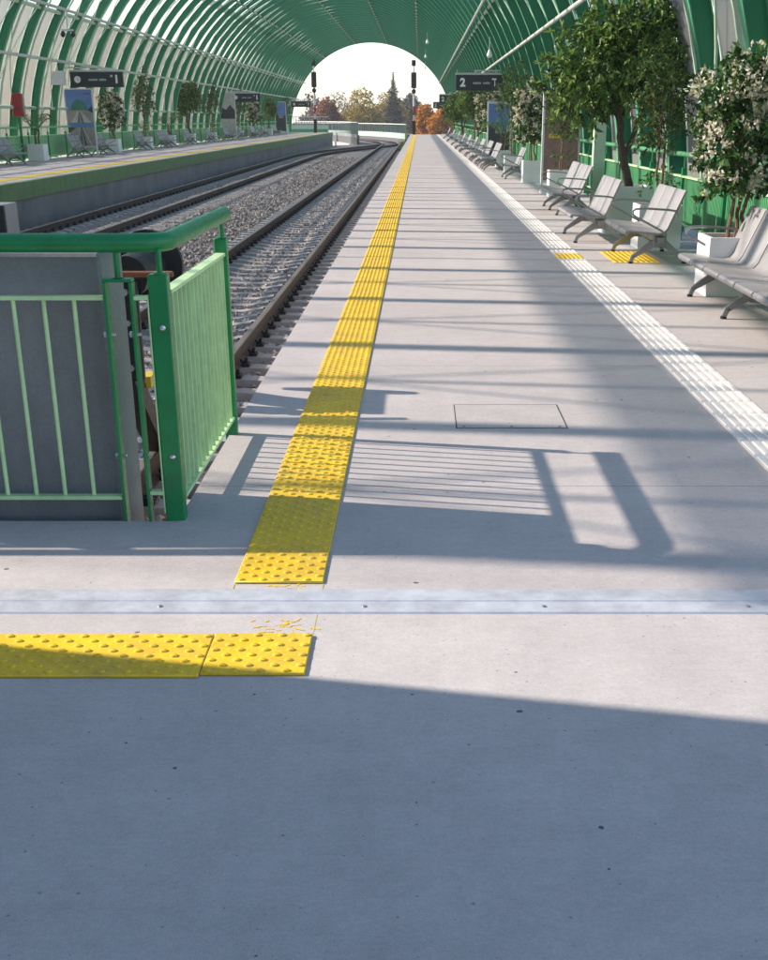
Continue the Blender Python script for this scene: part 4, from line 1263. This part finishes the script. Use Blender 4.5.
poster(-12.93, 51.4, ZL, 1.0, 2.32, 'tall poster of the arched hall and tracks behind a bench of platform 1', 0.0, 0)
poster(-12.95, 91.0, ZL, 1.0, 2.9, 'grey and white poster under the second sign of platform 1', 0.0, 1)
poster(-12.95, 125.5, ZL, 0.95, 2.7, 'blue and dark poster under the farthest sign of platform 1', 0.0, 2)
poster(2.98, 28.3, 0, 0.72, 2.0, 'brown information board in a white frame on platform 2', 0.0, 3)
poster(2.82, 48.0, 0, 0.75, 1.95, 'blue information board in a white frame on platform 2', 0.0, 2)
tc = thing('service_column', 'pale green square column beside the trunk of the big potted tree', 'column', (3.02, 22.6, 0))
mb = MB(); mb.bbox(-0.10, 0.10, -0.09, 0.09, 0.015, 2.15, 0.01); mb.build('shaft', M['pale_green'], tc)
mb = MB(); mb.box(-0.15, 0.15, -0.14, 0.14, 0, 0.0145); mb.build('base_plate', M['alu'], tc)
mb = MB(); mb.box(-0.11, 0.11, -0.1, 0.1, 2.151, 2.18); mb.build('cap', M['alu'], tc)

fh = thing('fire_cabinet', 'dark red fire cabinet fixed above the fence of platform 1', 'fire cabinet', (-13.25, 44.6, 1.52))
mb = MB(); mb.bbox(-0.16, 0.16, -0.11, 0.11, 0, 0.70, 0.012); mb.build('body', M['red'], fh)
mb = MB(); mb.box(0.20, 0.24, -0.02, 0.02, 0.05, 0.7); mb.build('handle', M['pale_green'], fh)
mb = MB(); mb.box(-0.04, 0.04, 0.0, 0.06, -1.36, -0.002); mb.build('stand_pole', M['green'], fh)

# yellow line on the opposite platform
yl = MB(); yl.box(-9.84, -9.48, 8, 134, ZL, ZL+0.006)
tag(yl.build('tactile_strip', M['tactile']), 'yellow tactile strip along the edge of the opposite platform', 'tactile paving')

# ------------------------------------------------------------------ signals
def signal(x, y, z, label):
    t = thing('rail_signal', label, 'railway signal', (x, y, z), 0, 'railway signal masts')
    mb = MB(); mb.bbox(-0.16, 0.16, -0.14, 0.14, 0, 1.25, 0.02); mb.build('base_box', M['black'], t)
    bands = [(1.25, 1.75, 'whiteshade'), (1.75, 2.55, 'red'), (2.55, 3.9, 'whiteshade'), (3.9, 5.6, 'whiteshade')]
    for a, b, c in bands:
        mb = MB(); mb.tube([(0,0,a+0.001), (0,0,b-0.001)], 0.095, 12); mb.build('mast_band', M[c], t, True)
    mb = MB(); mb.bbox(-0.26, 0.26, -0.28, -0.11, 4.15, 5.55, 0.06); hd = mb.build('signal_head', M['black'], t)
    for k in range(3):
        mb = MB(); mb.disc((0, -0.30, 4.45+k*0.42), 0.10, (0,1,0), 0.05, 16); mb.tube([(0,-0.28,4.57+k*0.42),(0,-0.42,4.55+k*0.42)], 0.09, 10); mb.build('hood', M['black'], hd)
    mb = MB(); mb.disc((0, -0.2, 3.87), 0.21, (0,1,0), 0.16, 20); mb.build('round_head', M['black'], t)
    mb = MB(); mb.tube([(0,0,5.601), (0,0,6.1)], 0.06, 10); mb.build('top_mast', M['whiteshade'], t)
    mb = MB(); mb.bbox(-0.2, 0.2, -0.18, 0.05, 6.101, 6.62, 0.03); mb.build('top_box', M['black'], t)
signal(-0.60, 131.5, 0.0, 'signal mast with red band at the end of the platform with the yellow strip')
signal(-10.45, 134.5, ZL, 'signal mast with red band at the end of the opposite platform')

# ------------------------------------------------------------------ viaduct, railings, scenery
def ribbon(name, u0, u1, s0, s1, z0, z1, mat, step=2.0):
    mb = MB(); pth = path((u0+u1)/2, s0, s1, step, 0)
    w = (u1-u0)/2; mb.sweep(pth, [(-w,z0),(w,z0),(w,z1),(-w,z1)])
    return mb.build(name, mat)
tag(ribbon('viaduct_road', -3.3, 2.2, 134, 215, -2.4, -0.95, M['conc']), kind='structure')
M['rail_paint'] = paint('grey_green_rail_paint', (0.33, 0.38, 0.34), 0.5, 0.1)
M['footing'] = paint('dark_footing', (0.10, 0.10, 0.10), 0.9, 0.2)
def parapet(u, s0, s1, label, wall_bot, wall_top, top, mat):
    t = thing('parapet_railing', label, 'railing', (0,0,0))
    mb = MB(); mb.sweep(path(u, s0, s1, 2.0, 0), [(-0.11,-1.4),(0.11,-1.4),(0.11,wall_bot),(-0.11,wall_bot)]); mb.build('footing', M['footing'], t)
    mb = MB(); mb.sweep(path(u, s0, s1, 2.0, 0), [(-0.13,wall_bot+.002),(0.13,wall_bot+.002),(0.13,wall_top),(-0.13,wall_top)]); mb.build('parapet_wall', mat, t)
    mb = MB(); mb.sweep(path(u, s0, s1, 2.0, 0), [(-0.04,top-0.07),(0.04,top-0.07),(0.04,top),(-0.04,top)]); mb.build('top_rail', M['whiteshade'], t)
    s = s0+0.1; src = None
    while s < s1:
        p = via(u, s, 0)
        if src is None:
            mb = MB(); mb.box(-0.035, 0.035, -0.035, 0.035, wall_top+0.002, top-0.072); src = o = mb.build('baluster', M['rail_paint'], t)
        else:
            o = src.copy(); COL.objects.link(o); o.parent = t
        o.location = p; s += 0.86
parapet(2.05, 134.2, 214, 'pale curved parapet with white railing beyond the far opening', -0.45, 0.05, 0.95, M['pale_green'])
parapet(-3.0, 127, 214, 'short white railing beside the bend of the track at the far opening', -0.3, 0.0, 1.15, M['dark_conc'])
wl = thing('retaining_wall', 'green wall with white railing behind the far end of platform 1', 'wall', (-20, 152, 0))
mb = MB(); mb.box(0, 9.6, 0, 0.3, -3, 0.35); mb.build('green_wall', M['panel_green'], wl)
mb = MB(); mb.box(0, 9.6, -0.02, 0.32, 0.352, 0.75); mb.build('white_band', M['pale_green'], wl)
for k in range(32):
    mb = MB(); mb.box(k*0.3, k*0.3+0.06, 0.1, 0.16, 0.752, 1.6); mb.build('baluster', M['rail_paint'], wl)
mb = MB(); mb.box(-0.02, 9.62, 0.08, 0.18, 1.602, 1.67); mb.build('top_rail', M['whiteshade'], wl)

wd = MB(); rn = random.Random(11)
for k in range(110):
    p = Vector((XE-rn.uniform(0.05, 0.6), rn.uniform(98, 124), ZS+0.02)); hgt = rn.uniform(0.15, 0.55)
    for q in range(6): leaf(wd, p, Vector((rn.uniform(-.6,.6), rn.uniform(-.6,.6), 1)), rvec(rn), hgt, 0.06)
tag(wd.build('weeds', M['weed']), kind='stuff')

def far_tree(x, y, zb, top, wid, mat, label, seed, n=900, ls=0.55, conifer=False, bare=False):
    rn = random.Random(seed)
    t = thing('conifer_tree' if conifer else 'autumn_tree', label, 'tree', (x, y, zb), 0, 'trees beyond the far opening')
    H = top-zb; tb = MB()
    limb(tb, rn, (0,0,0), (0,0,H*(0.72 if conifer else 0.6)), 0.028*H, 0.004*H, 6, 0.1, 7)
    if not conifer:
        for q in range(9 if not bare else 22):
            a = rn.uniform(0, 6.3); h0 = H*rn.uniform(0.2, 0.5)
            limb(tb, rn, (0,0,h0), (wid*0.4*math.cos(a), wid*0.4*math.sin(a), min(H*0.98, h0+H*rn.uniform(0.25,0.55))), 0.011*H, 0.002*H, 4, 0.3, 5)
    tb.build('trunk', M['bark'], t, True)
    mb = MB()
    if conifer:
        for k in range(n):
            q = rn.random()**0.62; z = H*(0.97-0.85*q)
            r = wid/2*(q**0.8+0.05)*rn.uniform(0.35, 1.1)*(0.85+0.2*math.sin(z*4.1))
            a = rn.uniform(0, 6.3); p = Vector((r*math.cos(a)*0.9, r*math.sin(a)*0.9, z))
            leaf(mb, p-Vector((math.cos(a), math.sin(a), 0))*ls*0.8, Vector((math.cos(a), math.sin(a), -0.28+rn.uniform(-.25,.25))), Vector((0,0,1))+rvec(rn)*0.4, ls*1.6*(0.2+0.9*q), ls*0.55*(0.4+0.6*q))
    else:
        blobs = []
        for q in range(9):
            a = rn.uniform(0, 6.3); rr = wid*0.30*rn.random()**0.5; zz = H*rn.uniform(0.38, 0.80)
            sz = wid*rn.uniform(0.16, 0.27)
            blobs.append(((rr*math.cos(a), rr*math.sin(a), zz), (sz, sz, sz*0.85)))
        blobs.append(((0,0,H-wid*0.2), (wid*0.2, wid*0.2, wid*0.2)))
        for k in range(n):
            p, v = in_blobs(rn, blobs, 0.3)
            leaf(mb, p, rvec(rn)+v*0.5, rvec(rn)+v*0.7, ls*rn.uniform(0.7,1.4), ls*rn.uniform(0.5,0.9)*(0.35 if bare else 1))
    mb.build('crown', mat, t)
def fpx(x, y, Y):      # a measured direction turned into a place at a chosen distance
    zc = Y*math.cos(PITCH); X = (x-CXP)*zc/F; z = HC+(118.5-y)*zc/1350
    return X, z
for (px, py, wpx, Y, m, lb, sd, n, ls, con, bare) in (
    (327, 98, 46, 225, 'autumn_red', 'russet tree behind the signal mast of the opposite platform', 1, 4200, 0.42, False, False),
    (338, 89, 44, 262, 'autumn_brown', 'tall nearly bare grey-brown tree behind the russet one', 2, 900, 0.6, False, True),
    (362, 88, 60, 235, 'autumn_gold', 'big olive-gold tree in the middle of the far opening', 3, 6000, 0.42, False, False),
    (387, 91, 42, 258, 'autumn_gold', 'golden brown tree just left of the tall fir', 4, 3200, 0.42, False, False),
    (393.5, 69, 36, 246, 'fir', 'tall dark fir rising above the other trees', 5, 6500, 0.55, True, False),
    (411, 94, 30, 275, 'fir', 'dark rounded evergreen right of the tall fir', 6, 4500, 0.45, False, False),
    (425, 104, 38, 196, 'autumn_orange', 'bright orange and yellow tree beside the platform end', 7, 6500, 0.36, False, False),
    (444, 105, 36, 188, 'autumn_orange', 'deep orange tree rightmost in the far opening', 8, 5500, 0.36, False, False),
    (312, 93, 34, 275, 'autumn_brown', 'dull brown tree at the left rim of the far opening', 9, 900, 0.7, False, False),
    (402, 98, 34, 290, 'autumn_brown', 'brown tree seen between the fir and the dark evergreen', 10, 900, 0.7, False, False)):
    X, zt = fpx(px, py, Y); wid = wpx*Y*math.cos(PITCH)/F
    far_tree(X, Y, -5.0, zt, wid, M[m], lb, sd, n, ls, con, bare)
# low hedge line closing the gap below the crowns
hl = MB(); rn = random.Random(21)
for k in range(5200):
    x = rn.uniform(-75, 40); y = 300+rn.uniform(-6, 6)
    z = -5+ (5.5+1.6*math.sin(x*0.21)+1.1*math.sin(x*0.53+1))*rn.random()**0.8
    leaf(hl, Vector((x, y, z)), rvec(rn), rvec(rn), 1.3, 1.0)
tag(hl.build('far_woods', M['autumn_brown']), kind='stuff')

# air between here and the far trees
hz_ = MB(); hz_.box(-1700, 1700, -1700, 1700, -6.5, 24)
hm = bpy.data.materials.new('haze'); hm.use_nodes = True
for nd in list(hm.node_tree.nodes):
    if nd.type == 'BSDF_PRINCIPLED': hm.node_tree.nodes.remove(nd)
pv = hm.node_tree.nodes.new('ShaderNodeVolumePrincipled'); pv.inputs['Color'].default_value = (0.93, 0.93, 0.95, 1); pv.inputs['Density'].default_value = 0.0004
hm.node_tree.links.new(pv.outputs[0], hm.node_tree.nodes['Material Output'].inputs['Volume'])
tag(hz_.build('haze', hm), kind='stuff')

# ------------------------------------------------------------------ unseen building added outside the frame to throw the foreground shade
sb = thing('shade_building', 'unseen building added to shade the near platform', 'building', (-4.0, 4.045, 0))
mb = MB(); mb.box(-9, 0, -30, 0, 0.002, 9); mb.build('wall', M['conc'], sb)
mb = MB(); mb.box(-9.3, 0.25, -30.3, -0.6, 9.002, 9.3); mb.build('roof', M['dark_conc'], sb)
